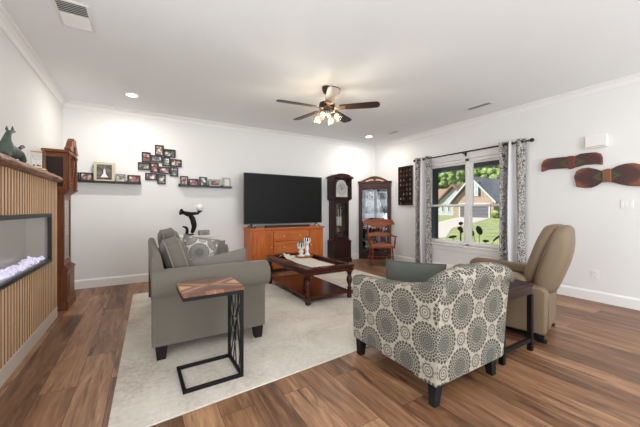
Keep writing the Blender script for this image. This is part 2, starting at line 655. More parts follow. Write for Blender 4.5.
# ---- the twin window: one window, with a wide mullion, four sashes, a stool and an apron
wy = (WY0 + WY1) / 2
m = MB()
f0, f1 = RW + .035, RW + .12
for a, b in ((WY0, WY0 + .045), (WY1 - .045, WY1), (wy - .036, wy + .036)):
    m.box(f0, f1, a, b, WZ0, WZ1)
m.box(f0, f1, WY0, WY1, WZ1 - .05, WZ1).box(f0, f1, WY0, WY1, WZ0, WZ0 + .03)
win = struct(m.build('window_1', 'trim', bevel=.004))
for a, b in ((WY0 + .045, wy - .036), (wy + .036, WY1 - .045)):
    zm = 1.245
    for z0, z1, x0, x1 in ((zm - .022, WZ1 - .05, RW + .085, RW + .115), (WZ0 + .03, zm + .022, RW + .05, RW + .08)):
        s_ = .034
        q = MB().box(x0, x1, a, a + s_, z0, z1).box(x0, x1, b - s_, b, z0, z1).box(x0, x1, a + s_, b - s_, z0, z0 + s_ + .006).box(x0, x1, a + s_, b - s_, z1 - s_, z1)
        sash = q.build('sash', 'trim', win, .003)
        xm = (x0 + x1) / 2
        MB().box(xm - .002, xm + .002, a + s_, b - s_, z0 + s_, z1 - s_).build('pane', 'glass', sash, smooth=0)
MB().box(RW - .05, RW + .04, WY0 - .06, WY1 + .06, WZ0 - .028, WZ0).build('window_stool', 'trim', win, .006)
MB().box(RW - .016, RW, WY0 - .03, WY1 + .03, WZ0 - .115, WZ0 - .028).build('window_apron', 'trim', win, .004)

# ================================================================== FIREPLACE
FX = -.806
FY0, FY1 = 1.62, 4.224
IY0, IY1, IZ0, IZ1 = 1.90, 3.943, .645, 1.133
fp = thing('fireplace', 'fireplace wall bump-out clad in vertical oak slats, along the left wall', 'fireplace', (L, 2.9, 0))
ox, oy = L, 2.9


def lb(x0, x1, y0, y1, z0, z1):
    return (x0 - ox, x1 - ox, y0 - oy, y1 - oy, z0, z1)


m = MB()
for b in ((FY0, IY0, .115, 1.462), (IY1, FY1, .115, 1.462), (IY0, IY1, .115, IZ0), (IY0, IY1, IZ1, 1.462)):
    m.box(*lb(L + .001, FX - .014, b[0], b[1], b[2], b[3]))
m.build('backing', 'slat_back', fp, smooth=0)
m = MB()
y = FY1
while y - .037 > FY0:
    y0, y1 = y - .037, y
    if y1 <= IY0 or y0 >= IY1:
        m.box(*lb(FX - .014, FX, y0, y1, .115, 1.462))
    else:
        m.box(*lb(FX - .014, FX, y0, y1, .115, IZ0))
        m.box(*lb(FX - .014, FX, y0, y1, IZ1, 1.462))
    y -= .057
sl = m.build('slat_panel', 'slat', fp, smooth=0)
sl.data.materials.append(M['slat_side'])
for p in sl.data.polygons:
    if abs(p.normal.x) < .5 and abs(p.center.y - (FY1 - oy)) > .002:
        p.material_index = 1
MB().box(*lb(L + .001, FX + .004, FY0, FY1, 0, .113)).build('plinth', 'plinth', fp, .003)

ins = thing('electric_fireplace', 'long black-framed electric fireplace insert with glowing crystals, set in the slats', 'fireplace insert', (FX - .1, (IY0 + IY1) / 2, IZ0))
w2, hh = (IY1 - IY0) / 2 - .001, IZ1 - IZ0 - .001
fr = .034
MB().box(.088, .118, -w2, w2, .001, fr).box(.088, .118, -w2, w2, hh - fr, hh).box(.088, .118, -w2, -w2 + fr, fr, hh - fr).box(.088, .118, w2 - fr, w2, fr, hh - fr).build('frame', 'satin_black', ins, .003)
MB().box(-.08, -.075, -w2 + .004, w2 - .004, .004, hh - .004).box(-.075, .086, -w2 + .004, w2 - .004, .004, .02).box(-.075, .086, -w2 + .004, w2 - .004, hh - .02, hh - .004).box(-.075, .086, w2 - .02, w2 - .004, .02, hh - .02).build('firebox', 'ember_glass', ins, smooth=0)
MB().box(.09, .094, -w2 + fr, w2 - fr, fr, hh - fr).build('glass_front', 'glass', ins, smooth=0)
m = MB()
rnd = random.Random(3)
for i in range(800):
    c = Vector((rnd.uniform(-.02, .075), rnd.uniform(-w2 + .05, w2 - .05), 0))
    r = rnd.uniform(.007, .017)
    c.z = .03 + r * .8 + .05 * rnd.random() * (.5 + .5 * noise.noise(c * 9))
    T = Matrix.Translation(c) @ Matrix.Rotation(rnd.uniform(0, 6), 4, Vector((rnd.random(), rnd.random(), rnd.random() + .1)))
    m.add([(r, 0, 0), (-r, 0, 0), (0, r, 0), (0, -r, 0), (0, 0, r), (0, 0, -r)], [(0, 2, 4), (2, 1, 4), (1, 3, 4), (3, 0, 4), (2, 0, 5), (1, 2, 5), (3, 1, 5), (0, 3, 5)], T)
e = m.build('crystal_bed', 'crystal', ins, smooth=0)
e['kind'] = 'stuff'

# live-edge mantel
def mantel():
    N = 60
    rings = []
    for i in range(N + 1):
        t = i / N
        y = FY0 - .02 + (4.235 - FY0 + .02) * t
        wv = .016 * noise.noise(Vector((y * 3.2, 1.3, 0))) + .008 * noise.noise(Vector((y * 9, 4.3, 0)))
        wz = .009 * noise.noise(Vector((y * 4.2, 7.3, 0)))
        xf = -.752 + wv
        z0, z1 = 1.463, 1.531
        rings.append([(L + .002, y, z0), (xf - .03, y, z0), (xf - .006, y, z0 + .012 + wz), (xf + .004, y, z0 + .032 + wz), (xf - .010, y, z1 - .012 + wz * .5), (xf - .026, y, z1), (L + .002, y, z1)])
    return MB().loft(rings)


mt = mantel().build('mantel_shelf', 'mantel', smooth=50)
tag(mt, 'live-edge brown wood mantel slab on top of the slatted fireplace wall', 'mantel')

# ================================================================== RUG
m = MB()
cs = [(-.165, 1.812), (3.50, 2.06), (3.515, 4.72), (-.121, 4.771)]
m.prism(cs, 'z', .001, .012)
rg = m.build('area_rug', 'rug', bevel=.004)
tag(rg, 'large off-white area rug with faint mottling on the wood floor', 'rug')
RZ = .0125

# ================================================================== SOFA
sx, sy = .52, 3.375
so = thing('sofa', 'grey upholstered sofa with rolled arms and dark block feet, on the rug', 'sofa', (sx, sy, RZ))
HL = .87
MB().box(-.425, .43, -HL + .10, HL - .10, .108, .30).build('base', 'sofa', so, .015, 3)


def arm_profile(sg):
    p = [(-.805, .105), (-.812, .468)]
    cx, cz, r = -.762, .575, .115
    for i in range(15):
        a = R_(236 - i * (236 + 40) / 14)
        p.append((cx + r * math.cos(a), cz + r * math.sin(a)))
    p += [(-.69, .48), (-.69, .105)]
    return [(sg * a, b) for a, b in p]


for sg in (1, -1):
    a = MB()
    prof = arm_profile(sg)
    xs = [(-.465, .975), (-.45, 1), (0, 1), (.43, 1), (.455, .985), (.466, .95)]
    rings = []
    for x, s_ in xs:
        rings.append([(x - (.03 if z < .472 else 0) * (1 if x > .3 else 0), sg * -.762 + (yy - sg * -.762) * s_, (.573 + (z - .573) * s_) if z > .4 else z) for yy, z in prof])
    a.loft(rings)
    a.build('arm', 'sofa', so, 0, smooth=50)
# back: slanted with a rolled top
bp = [(-.43, .12), (-.462, .50), (-.472, .77), (-.466, .80), (-.45, .815), (-.42, .815), (-.402, .80), (-.395, .77), (-.335, .42), (-.335, .12)]
MB().prism(bp, 'y', -HL + .10, HL - .10).build('back', 'sofa', so, .02, 3)
for y0 in (-.685, .005):
    MB().box(-.33, .455, y0, y0 + .68, .302, .445).build('seat_cushion', 'sofa', so, .035, 4)


def box_cushion(w, h, t, n=12):
    m = MB()
    g = {}
    for sd in (1, -1):
        for i in range(n + 1):
            for j in range(n + 1):
                u, v = -1 + 2 * i / n, -1 + 2 * j / n
                e_ = max(0, (1 - u ** 4) * (1 - v ** 4)) ** .5
                rr = 1 - .05 * (u * v) ** 4
                g[sd, i, j] = len(m.v)
                m.v.append(Vector((w / 2 * u * rr, sd * t / 2 * (.5 + .5 * e_), h / 2 * v * rr)))
        for i in range(n):
            for j in range(n):
                m.f.append((g[sd, i, j], g[sd, i + 1, j], g[sd, i + 1, j + 1], g[sd, i, j + 1]))
    ring = [(i, 0) for i in range(n)] + [(n, j) for j in range(n)] + [(n - i, n) for i in range(n)] + [(0, n - j) for j in range(n)]
    edges = {1: [], -1: []}
    for k_ in range(len(ring)):
        a_, b_ = ring[k_], ring[(k_ + 1) % len(ring)]
        m.f.append((g[(1,) + a_], g[(1,) + b_], g[(-1,) + b_], g[(-1,) + a_]))
        edges[1].append(m.v[g[(1,) + a_]].copy()); edges[-1].append(m.v[g[(-1,) + a_]].copy())
    return m, edges


for y0 in (-.655, .005):
    ch = .42 if y0 < -.3 else .47
    c, ed_ = box_cushion(.645, ch, .215)
    Tc = Matrix.Translation((-.25, y0 + .325, .447 + ch * .5 + .018)) @ Matrix.Rotation(PI / 2, 4, 'Z') @ Matrix.Rotation(R_(-17 if y0 < -.3 else -12), 4, 'X')
    c.v = [Tc @ p for p in c.v]
    cu = c.build('back_cushion', 'sofa', so, smooth=60)
    for sd in (1, -1):
        MB().tube([Tc @ p for p in ed_[sd]], .006, 6, True).build('piping', 'piping', cu)
for x in (-.40, .375):
    for y in (-.765, .765):
        MB().taper((x, y * 1.015, 0), .062, .062, (x, y, .1045), .088, .088).build('leg', 'black_leg', so, .003)

# pillows on the sofa
pillow('throw_pillow', 'long grey lumbar pillow standing inside the near arm of the grey sofa', 'pillow_grey', (.625, 2.80, .614), (R_(-10), R_(-8), R_(6)), .51, .30, .14)
pillow('throw_pillow', 'cream pillow with grey medallion print on the grey sofa', 'medal_pillow', (.575, 3.80, .640), (R_(-20), R_(12), R_(-8)), .42, .41, .14)
pillow('throw_pillow', 'grey pillow mostly hidden behind the medallion-print pillow on the sofa', 'pillow_grey', (.765, 3.985, .612), (R_(-12), R_(5), R_(2)), .32, .32, .10)

# ================================================================== C-SHAPED TABLE
ct = thing('c_shaped_table', 'black metal C-shaped side table with chevron wood top, beside the sofa arm', 'side table', (.402, 2.19, RZ), R_(1))
ct.scale = (.94, 1, 1)
def chevron():
    k = NT('chevron_wood')
    sep = k.n('SeparateXYZ')
    k.t.links.new(k.co(), sep.inputs[0])
    x = k.math('ABSOLUTE', sep.outputs[0]); y = k.math('ABSOLUTE', sep.outputs[1])
    d = k.math('ADD', k.math('MULTIPLY', x, 17), k.math('MULTIPLY', y, -23))
    fl = k.math('FLOOR', d)
    wn = k.n('TexWhiteNoise', noise_dimensions='1D')
    k.put(wn.inputs['W'], fl)
    g = k.noise(k.co(scale=(40, 40, 40)), 1, 4)
    h = k.math('ADD', k.math('MULTIPLY', wn.outputs[0], .7), k.math('MULTIPLY', g, .3))
    col = k.ramp(h, [(.2, lin((92, 56, 38))), (.45, lin((142, 94, 66))), (.72, lin((198, 152, 118)))])
    return k.done(col, .35)


M['chevron'] = chevron()
MB().box(-.205, .210, -.176, .176, .602, .627).build('table_top', 'chevron', ct, .003)
m = MB()
b_ = .022
m.box(-.205, .205, -.172, -.172 + b_, .579, .6015).box(-.205, .205, .172 - b_, .172, .579, .6015).box(-.205, -.205 + b_, -.172 + b_, .172 - b_, .579, .6015)
m.box(-.205, .205, -.172, -.172 + b_, 0, b_).box(-.205, .205, .172 - b_, .172, 0, b_).box(-.205, -.205 + b_, -.172 + b_, .172 - b_, 0, b_)
m.box(.205 - b_, .205, -.172 + b_, .172 - b_, .579, .6015).box(.205 - b_, .205, -.172 + b_, .172 - b_, 0, b_)
m.box(.205 - b_, .205, -.172, -.172 + b_, b_, .579).box(.205 - b_, .205, .172 - b_, .172, b_, .579)
m.build('frame', 'black_metal', ct, .002)
m = MB()
rnd = random.Random(11)
br = [(-.15, .02, .02, .58), (-.09, .02, -.15, .30), (-.03, .02, .10, .58), (.05, .02, -.10, .58), (.12, .02, -.02, .34), (.15, .10, .02, .46), (-.15, .30, -.04, .58), (.15, .30, .07, .58), (-.02, .2, .15, .42), (-.15, .12, -.05, .36), (.0, .36, -.13, .5), (.15, .5, .09, .58), (.1, .02, .15, .2)]
for y0, z0, y1, z1 in br:
    m.bar((.194, y0, z0), (.194, y1, z1), .007, .007)
m.build('branch_lattice', 'black_metal', ct)

# ================================================================== COFFEE TABLE
KX0, KX1, KY0, KY1 = 1.662, 2.375, 3.08, 4.40
cfx, cfy = (KX0 + KX1) / 2, (KY0 + KY1) / 2
cf = thing('coffee_table', 'dark cherry coffee table with recessed top, low shelf and turned legs', 'coffee table', (cfx, cfy, RZ))
hx, hy = (KX1 - KX0) / 2, (KY1 - KY0) / 2
MB().box(-hx + .012, hx - .012, -hy + .012, hy - .012, .385, .408).build('table_top', 'cherry_x', cf, .002)
m = MB()
rw_ = .072
zt0, zt1 = .372, .442
for a in ((-hx, hx, -hy, -hy + rw_), (-hx, hx, hy - rw_, hy), (-hx, -hx + rw_, -hy + rw_, hy - rw_), (hx - rw_, hx, -hy + rw_, hy - rw_)):
    m.box(*a, .4085, zt1)
m.build('top_rim', 'cherry_x', cf, .004)
m = MB()
t_ = .02
for a in ((-hx, hx, -hy, -hy + t_), (-hx, hx, hy - t_, hy), (-hx, -hx + t_, -hy + t_, hy - t_), (hx - t_, hx, -hy + t_, hy - t_)):
    m.box(*a, zt0 - .012, .384)
m.build('apron', 'cherry', cf, .004)
MB().box(-hx + .035, hx - .035, -hy + .035, hy - .035, .062, .095).build('shelf', 'shelf_red', cf, .005)
prof = [(.018, 0), (.026, .008), (.028, .03), (.020, .045), (.018, .055), (.038, .058), (.038, .10), (.022, .108), (.018, .12), (.028, .135), (.018, .15), (.014, .165), (.022, .19), (.032, .225), (.034, .25), (.026, .285), (.016, .305), (.028, .318), (.018, .33), (.034, .34), (.034, .367)]
for x in (-hx + .045, hx - .045):
    for y in (-hy + .045, hy - .045):
        MB().lathe([(r * 1.22, z * .972) for r, z in prof], (x, y, 0), 14).build('leg', 'cherry', cf, smooth=45)

TZ = RZ + .408
# runner, tray and candle holders
def runner():
    g = MB()
    N, Mm = 20, 54
    for i in range(N + 1):
        for j in range(Mm + 1):
            u, v = i / N - .5, j / Mm - .5
            x = u * .36 + .012 * math.sin(v * 9)
            y = v * 1.02
            z = .004 + .006 * abs(noise.noise(Vector((x * 16, y * 16, 0)))) + .002 * math.sin(x * 90) * math.sin(y * 70)
            if v > .24:
                z += .075 * max(0, min(1, (-.015 - x) / .07)) * math.sin((v - .24) / .26 * PI) ** 2 * (.65 + .7 * noise.noise(Vector((x * 14, y * 22, 4))))
            g.v.append(Vector((x, y, max(.002, z))))
    for i in range(N):
        for j in range(Mm):
            a = i * (Mm + 1) + j
            g.f.append((a, a + Mm + 1, a + Mm + 2, a + 1))
    o = g.build('table_runner', 'cream_cloth', smooth=80)
    so_ = o.modifiers.new('cloth', 'SOLIDIFY')
    so_.thickness = .003; so_.offset = 1
    return o


rn = runner()
rn.location = (2.02, 3.80, TZ)
tag(rn, 'crumpled cream lace runner lying in the recessed top of the coffee table', 'table runner')
ty = thing('round_tray', 'small round wooden tray on the cream runner, holding two candle holders', 'tray', (2.15, 4.06, TZ + .016))
MB().lathe([(.12, 0), (.135, .003), (.138, .02), (.132, .022), (.128, .012), (.0, .012)], n=32).build('tray_body', 'terracotta', ty)


def candle(name, label, loc, h, s):
    c = thing(name, label, 'candle holder', loc, 0, None)
    p = [(.034, 0), (.036, .01), (.028, .022), (.016, .05), (.024, .08), (.026, .10), (.018, .13), (.015, .15), (.022, .17), (.036, .185), (.036, .2), (.02, .2)]
    MB().lathe([(r * s, z * h / .2) for r, z in p], n=18).build('stem', 'ceramic', c)
    MB().sphere((0, 0, h + .03 * s), .033 * s, 16).build('ball', 'dark_ball', c)
    m = MB()
    for i in range(8):
        a = 2 * PI * i / 8
        m.tube([(.028 * s * math.cos(a), .028 * s * math.sin(a), h - .004), (.037 * s * math.cos(a), .037 * s * math.sin(a), h + .02 * s), (.030 * s * math.cos(a), .030 * s * math.sin(a), h + .048 * s)], [.007 * s, .006 * s, .003 * s], 6)
    m.build('petal_cup', 'ceramic', c)
    return c


candle('candle_holder', 'shorter white candle holder with dark ball top on the round tray', (2.092, 4.045, TZ + .0285), .135, 1.6)
candle('candle_holder', 'taller white candle holder with dark ball top on the round tray', (2.215, 4.08, TZ + .0285), .215, 1.35)

# ================================================================== TV CONSOLE, SOUNDBAR, TV
VX0, VX1, VY0, VY1 = 1.615, 3.15, 5.06, 5.52
vx, vy = (VX0 + VX1) / 2, (VY0 + VY1) / 2
tv = thing('media_console', 'honey pine media console with doors and drawers, under the television', 'console cabinet', (vx, vy, 0))
hw, hd = (VX1 - VX0) / 2, (VY1 - VY0) / 2
MB().box(-hw + .02, hw - .02, -hd + .03, hd, .07, .80).build('body', 'honey', tv, .003)
MB().box(-hw, hw, -hd, hd, .801, .835).build('top', 'honey_x', tv, .008, 3)
MB().box(-hw + .04, hw - .04, -hd + .06, hd - .01, .001, .069).build('plinth', 'espresso', tv)  # recessed; dark wood tone stands in for the shadow gap under the body


def panel_door(x0, x1, z0, z1, kx):
    d = MB().box(x0, x1, -hd + .018, -hd + .029, z0, z1).build('door', 'honey', tv, .003)
    s_ = .055
    MB().box(x0, x0 + s_, -hd + .005, -hd + .0178, z0, z1).box(x1 - s_, x1, -hd + .005, -hd + .0178, z0, z1).box(x0 + s_, x1 - s_, -hd + .005, -hd + .0178, z0, z0 + s_).box(x0 + s_, x1 - s_, -hd + .005, -hd + .0178, z1 - s_, z1).build('door_frame', 'honey', d, .002)
    MB().sphere((kx, -hd - .008, (z0 + z1) / 2 + .03), .019, 10).build('knob', 'knob_wood', d)


panel_door(-hw + .05, -hw + .42, .12, .77, -hw + .395)
panel_door(hw - .34, hw - .05, .12, .77, hw - .315)
dx0, dx1 = -hw + .44, hw - .36
for z0, z1 in ((.585, .77), (.36, .57), (.12, .345)):
    d = MB().box(dx0, dx1, -hd + .010, -hd + .029, z0, z1).build('drawer', 'honey_x', tv, .006)
    for kx in (dx0 + .2, dx1 - .2):
        MB().sphere((kx, -hd - .004, (z0 + z1) / 2), .02, 10).build('knob', 'knob_wood', d)

t = thing('television', 'large flat black television on splayed feet on the pine console', 'television', ((1.545 + 3.175) / 2, 5.22, .836))
w2 = .815
MB().box(-w2, w2, -.012, .030, .065, .999).build('back_shell', 'black_plastic', t, .006)
MB().box(-w2 + .008, w2 - .008, -.0145, -.0125, .08, .991).build('screen', 'screen', t, smooth=0)
MB().box(-w2 + .3, w2 - .3, .031, .06, .15, .6).build('electronics_bulge', 'black_plastic', t, .01)
for sg in (-1, 1):
    m = MB()
    m.bar((sg * .67, 0, .07), (sg * .71, -.11, .004), .02, .012).bar((sg * .67, 0, .07), (sg * .71, .11, .004), .02, .012)
    m.build('foot', 'black_metal', t, .002)
sb = thing('soundbar', 'low black soundbar on the pine console in front of the television', 'soundbar', (2.36, 5.12, .836))
MB().box(-.46, .46, -.045, .02, 0, .042).build('body', 'black_plastic', sb, .01, 3)
MB().box(-.452, .452, -.048, -.0455, .008, .036).build('grille', 'satin_black', sb)
mbx = thing('media_box', 'small grey media box on the console, left of the soundbar', 'media box', (1.795, 5.13, .836))
MB().box(-.075, .075, -.05, .05, 0, .036).build('case', plain('media_box_grey', (84, 84, 88), .4), mbx, .004)


# ================================================================== TALL CLOCKS
def tall_clock(name, label, loc, rot, wood_, woodx, w, d, H, style):
    c = thing(name, label, 'clock', loc, rot)
    # local: front is -Y, back at y = d/2
    g = d / 2
    hw = w / 2
    zb = .46
    MB().box(-hw, hw, -g, g, .0, .10).build('plinth', wood_, c, .006)
    MB().box(-hw + .015, hw - .015, -g + .012, g, .10, zb).build('base', wood_, c, .004)
    MB().box(-hw + .07, hw - .07, -g + .004, -g + .0115, .16, zb - .06).build('base_panel', woodx, c, .003)
    m = MB()
    for i in range(4):
        e_ = .012 * i
        m.box(-hw + e_, hw - e_, -g + e_, g, zb + .012 * i + .0005, zb + .012 * (i + 1))
    m.build('base_moulding', wood_, c, .002)
    ww = hw - (.052 if style == 'arch' else .03)
    z0, z1 = zb + .0485, H * .70
    st = .045
    m = MB()
    m.box(-ww, -ww + st, -g + .045, g, z0, z1).box(ww - st, ww, -g + .045, g, z0, z1).box(-ww + st, ww - st, g - .02, g, z0, z1)
    m.box(-ww + st, ww - st, -g + .045, -g + .07, z0, z0 + .07).box(-ww + st, ww - st, -g + .045, -g + .07, z1 - .06, z1)
    m.build('waist', wood_, c, .004)
    MB().box(-ww + st, ww - st, -g + .052, -g + .056, z0 + .07, z1 - .06).build('glass_door', 'glass_bright', c, smooth=0)
    pend = MB().tube([(0, g - .06, z1 - .07), (0, g - .06, z0 + .22)], .005, 6).build('pendulum', 'brass', c)
    MB().prism([(.055 * math.cos(2 * PI * i / 20), z0 + .2 + .055 * math.sin(2 * PI * i / 20)) for i in range(20)], 'y', g - .068, g - .055).build('bob', 'brass', pend)
    for i, x in enumerate((-.055, 0, .055)):
        MB().lathe([(.018, 0), (.02, .008), (.02, .19), (.018, .2), (.004, .205), (.003, .38)], (x, g - .105, z0 + .30), 12).build('weight', 'silver_weight', c)
    m = MB()
    for i in range(4):
        e_ = .012 * (3 - i)
        m.box(-hw + e_, hw - e_, -g + e_, g, z1 + .012 * i + .0005, z1 + .012 * (i + 1))
    m.build('hood_moulding', wood_, c, .002)
    h0, h1 = z1 + .0485, H - .10
    m = MB()
    hs = .05
    m.box(-hw + .012, -hw + .012 + hs, -g + .012, g, h0, h1).box(hw - .012 - hs, hw - .012, -g + .012, g, h0, h1).box(-hw + .012 + hs, hw - .012 - hs, g - .02, g, h0, h1)
    m.box(-hw + .012 + hs, hw - .012 - hs, -g + .02, g - .02, h0, h0 + .03)
    m.box(-hw + .012 + hs, hw - .012 - hs, -g + .02, g - .02, h1 - .02, h1)
    m.build('hood', wood_, c, .004)
    for sg in (-1, 1):
        MB().box(sg * (hw - .012), sg * (hw - .0095), -g + .05, g - .03, h0 + .04, h1 - .05).build('side_window', 'espresso', c)
        MB().box(sg * (hw - .012), sg * (hw - .004), -g + .03, -g + .05, h0 + .02, h1 - .03).box(sg * (hw - .012), sg * (hw - .004), g - .03, g - .01, h0 + .02, h1 - .03).box(sg * (hw - .012), sg * (hw - .004), -g + .05, g - .03, h0 + .02, h0 + .04).box(sg * (hw - .012), sg * (hw - .004), -g + .05, g - .03, h1 - .05, h1 - .03).build('side_window_frame', woodx, c, .002)
    # dial with arched top
    dw = hw - .075
    hz = h0 + .035
    top = h1 - .025
    arc = [(-dw, hz), (dw, hz), (dw, top - dw * .75)] + [(dw * .78 * math.cos(R_(a)), top - dw * .75 + dw * .74 * math.sin(R_(a))) for a in range(0, 181, 15)] + [(-dw, top - dw * .75)]
    di = MB().prism(arc, 'y', -g + .07, -g + .085).build('dial', 'dial', c, smooth=0)
    cz = hz + dw * .98
    MB().prism([(dw * .82 * math.cos(2 * PI * i / 32), cz + dw * .82 * math.sin(2 * PI * i / 32)) for i in range(32)], 'y', -g + .064, -g + .0695).build('chapter_ring', plain('chapter_ring', (190, 190, 184), .4, .3), di, smooth=0)
    MB().bar((-dw * .1, -g + .0615, cz - dw * .08), (dw * .36, -g + .0615, cz + dw * .26), .008, .002, (0, 1, 0)).bar((dw * .04, -g + .0612, cz - dw * .12), (-dw * .17, -g + .0612, cz + dw * .6), .007, .002, (0, 1, 0)).build('hands', 'black_metal', di, smooth=0)
    MB().box(-hw + .0625, hw - .0625, -g + .03, -g + .034, h0 + .031, h1 - .021).build('hood_glass', 'glass', c, smooth=0)
    for x in (-hw + .028, hw - .028):
        MB().lathe([(.02, 0), (.02, .02), (.013, .03), (.015, .1), (.012, h1 - h0 - .04), (.02, h1 - h0 - .02), (.02, h1 - h0)], (x, -g - .004, h0), 10).build('column', wood_, c)
    if style == 'arch':
        e_ = .030
        m = MB().box(-hw - e_, hw + e_, -g - e_, g, h1 + .0005, h1 + .03)
        m.build('cornice', wood_, c, .006)
        arc = [(-hw - .012, h1 + .031), (hw + .012, h1 + .031), (hw + .012, h1 + .055)] + [((hw - .05) * math.cos(R_(a)), h1 + .05 + .055 * math.sin(R_(a)) ** .8) for a in range(0, 181, 12)] + [(-hw - .012, h1 + .055)]
        MB().prism(arc, 'y', -g - .02, g - .03).build('arched_bonnet', wood_, c, .006)
    else:
        e_ = .03
        MB().box(-hw - e_, hw + e_, -g - e_ * .3, g, h1 + .0005, h1 + .035).build('cornice', woodx, c, .008)
        for sg in (-1, 1):
            m = MB()
            N = 24
            lo, hi = [], []
            for i in range(N + 1):
                u = i / N
                x = sg * (hw + .02 - u * (hw - .05))
                zc = h1 + .04 + .115 * (.5 - .5 * math.cos(u * PI))
                hi.append((x, zc + .025)); lo.append((x, h1 + .036))
            m.prism(hi + lo[::-1], 'y', -g - .022, -g + .035)
            m.lathe([(.045, -.03), (.05, -.025), (.05, .025), (.045, .03)], (0, 0, 0), 16, Matrix.Translation((sg * .045, -g + .004, h1 + .155)) @ Matrix.Rotation(PI / 2, 4, 'X'))
            m.build('swan_neck_scroll', wood_, c, .004)
        MB().lathe([(.02, 0), (.022, .03), (.012, .04), (.028, .07), (.012, .11), (.002, .135)], (0, -g + .01, h1 + .036), 12).build('finial', wood_, c)
    return c


tall_clock('grandfather_clock', 'dark mahogany grandfather clock with arched bonnet, right of the television', (3.74, 5.382, 0), 0, 'clock_dark', 'clock_dark', .48, .29, 1.95, 'arch')
tall_clock('grandfather_clock', 'red oak grandfather clock with scrolled top against left wall beyond the fireplace', (-.862, 4.655, 0), PI / 2, 'clock_red', 'clock_red_x', .44, .235, 1.925, 'swan')

# ================================================================== CORNER CURIO CABINET
# footprint: right angle in the room corner, front on the diagonal
cc = thing('curio_cabinet', 'tall walnut corner curio cabinet with glass door and arched leaf-carved crest', 'display cabinet', (RW - .02, B - .02, 0), 0)
q = .53           # leg length along each wall
P0, P1 = Vector((-q, -.005, 0)), Vector((-.005, -q, 0))
fd = (P1 - P0).normalized()           # along the front, left to right
fn_ = Vector((-fd.y, fd.x, 0)) * -1   # outwards into the room
if fn_.x + fn_.y > 0:
    fn_ = -fn_
FWd = (P1 - P0).length
Tm = Matrix(((fd.x, -fn_.x, 0, P0.x), (fd.y, -fn_.y, 0, P0.y), (0, 0, 1, 0), (0, 0, 0, 1)))   # local: x along front, y into cabinet
CHT = 1.82
m = MB()
m.box(0, .05, -.005, .03, 0, CHT - .03, Tm).box(FWd - .05, FWd, -.005, .03, 0, CHT - .03, Tm)
m.box(.05, FWd - .05, -.005, .03, 0, .13, Tm).box(.05, FWd - .05, -.005, .03, CHT - .14, CHT - .03, Tm)
m.build('front_frame', 'curio', cc, .004)
tri = [(-q + .02, -.004), (-.004, -.004), (-.004, -q + .02)]
MB().prism(tri, 'z', .03, .115).build('bottom', 'curio', cc)
MB().prism(tri, 'z', CHT - .06, CHT - .035).build('top', 'curio', cc)
MB().box(-q + .03, -.004, -.0035, .004, .116, CHT - .061).box(-.0035, .004, -q + .03, -.0036, .116, CHT - .061).build('back_panel', 'curio', cc)
MB().box(-q + .03, -.03, -.008, -.004, .117, CHT - .062).box(-.008, -.004, -q + .03, -.03, .117, CHT - .062).build('mirror_back', 'mirror', cc, smooth=0)
MB().box(-.03, -.0085, -.03, -.0085, .117, CHT - .062).build('corner_post', 'curio', cc)
dr = MB().box(.052, .085, -.012, .018, .135, CHT - .145, Tm).box(FWd - .085, FWd - .052, -.012, .018, .135, CHT - .145, Tm).box(.085, FWd - .085, -.012, .018, .135, .18, Tm).box(.085, FWd - .085, -.012, .018, CHT - .185, CHT - .145, Tm).build('door', 'curio', cc, .003)
MB().box(.085, FWd - .085, .001, .004, .18, CHT - .185, Tm).build('door_glass', 'glass', dr, smooth=0)
MB().sphere(Tm @ Vector((FWd - .068, -.022, .95)), .011, 10).build('knob', 'brass', dr)
SHZ = [.42, .74, 1.08, 1.42]
ts = [(-q + .06, -.032), (-.032, -.032), (-.032, -q + .06)]
for z in SHZ:
    MB().prism(ts, 'z', z, z + .008).build('shelf', 'glass_shelf' if z > 1 else 'curio', cc, smooth=0)
arc = [(-.02, CHT - .03), (FWd + .02, CHT - .03), (FWd + .02, CHT + .015)] + [(FWd / 2 + (FWd / 2 - .05) * (1 - 2 * i / 20), CHT + .015 + .115 * math.sin(PI * i / 20) ** 1.1) for i in range(21)] + [(-.02, CHT + .015)]
cr = MB().prism(arc, 'y', -.022, .02, Tm).build('crest', 'curio', cc, .005)
m = MB()
for sg in (-1, 1):
    for k_, (lx, lz, ang) in enumerate([(.055, .065, 12), (.115, .058, 6), (.175, .040, -4)]):
        x = FWd / 2 + sg * lx
        T = Tm @ Matrix.Translation((x, -.024, CHT + .0 + lz - .02)) @ Matrix.Rotation(R_(ang * sg * -1), 4, 'Y')
        m.add([(-.045, 0, 0), (0, -.010, -.020), (.045, 0, 0), (0, -.010, .020), (0, .004, 0)], [(0, 1, 3), (1, 2, 3), (0, 3, 4), (3, 2, 4), (2, 1, 4), (1, 0, 4)], T)
m.build('leaf_carving', plain('pale_carved_leaves', (206, 160, 122), .45), cr)


def curio_item(kind, label, x, y, z, mat, h):
    p = Tm @ Vector((x, y, 0))
    o = thing(kind, label, 'ornament', (RW - .02 + p.x, B - .02 + p.y, z + .0085))
    if kind == 'vase':
        MB().lathe([(.4, 0), (.55, .15), (.6, .4), (.35, .7), (.25, .8), (.35, 1)], n=14).build('vase_body', mat, o).scale = (h * .6, h * .6, h)
    elif kind == 'figurine':
        mm = MB().lathe([(.5, 0), (.45, .1), (.3, .45), (.36, .6), (.18, .74), (.1, .78)], n=12)
        mm.build('figurine_body', mat, o).scale = (h * .5, h * .5, h)
        MB().sphere((0, 0, h * .86), h * .12, 10).build('head', mat, o)
    else:
        a = math.atan2(fd.y, fd.x)
        o.rotation_euler.z = a
        MB().box(-h * .35, h * .35, -.008, .008, 0, h).build('frame', mat, o, .003)
        MB().box(-h * .27, h * .27, -.0095, -.0085, h * .1, h * .9).build('photo', PHOTOS[1], o, smooth=0)
    return o


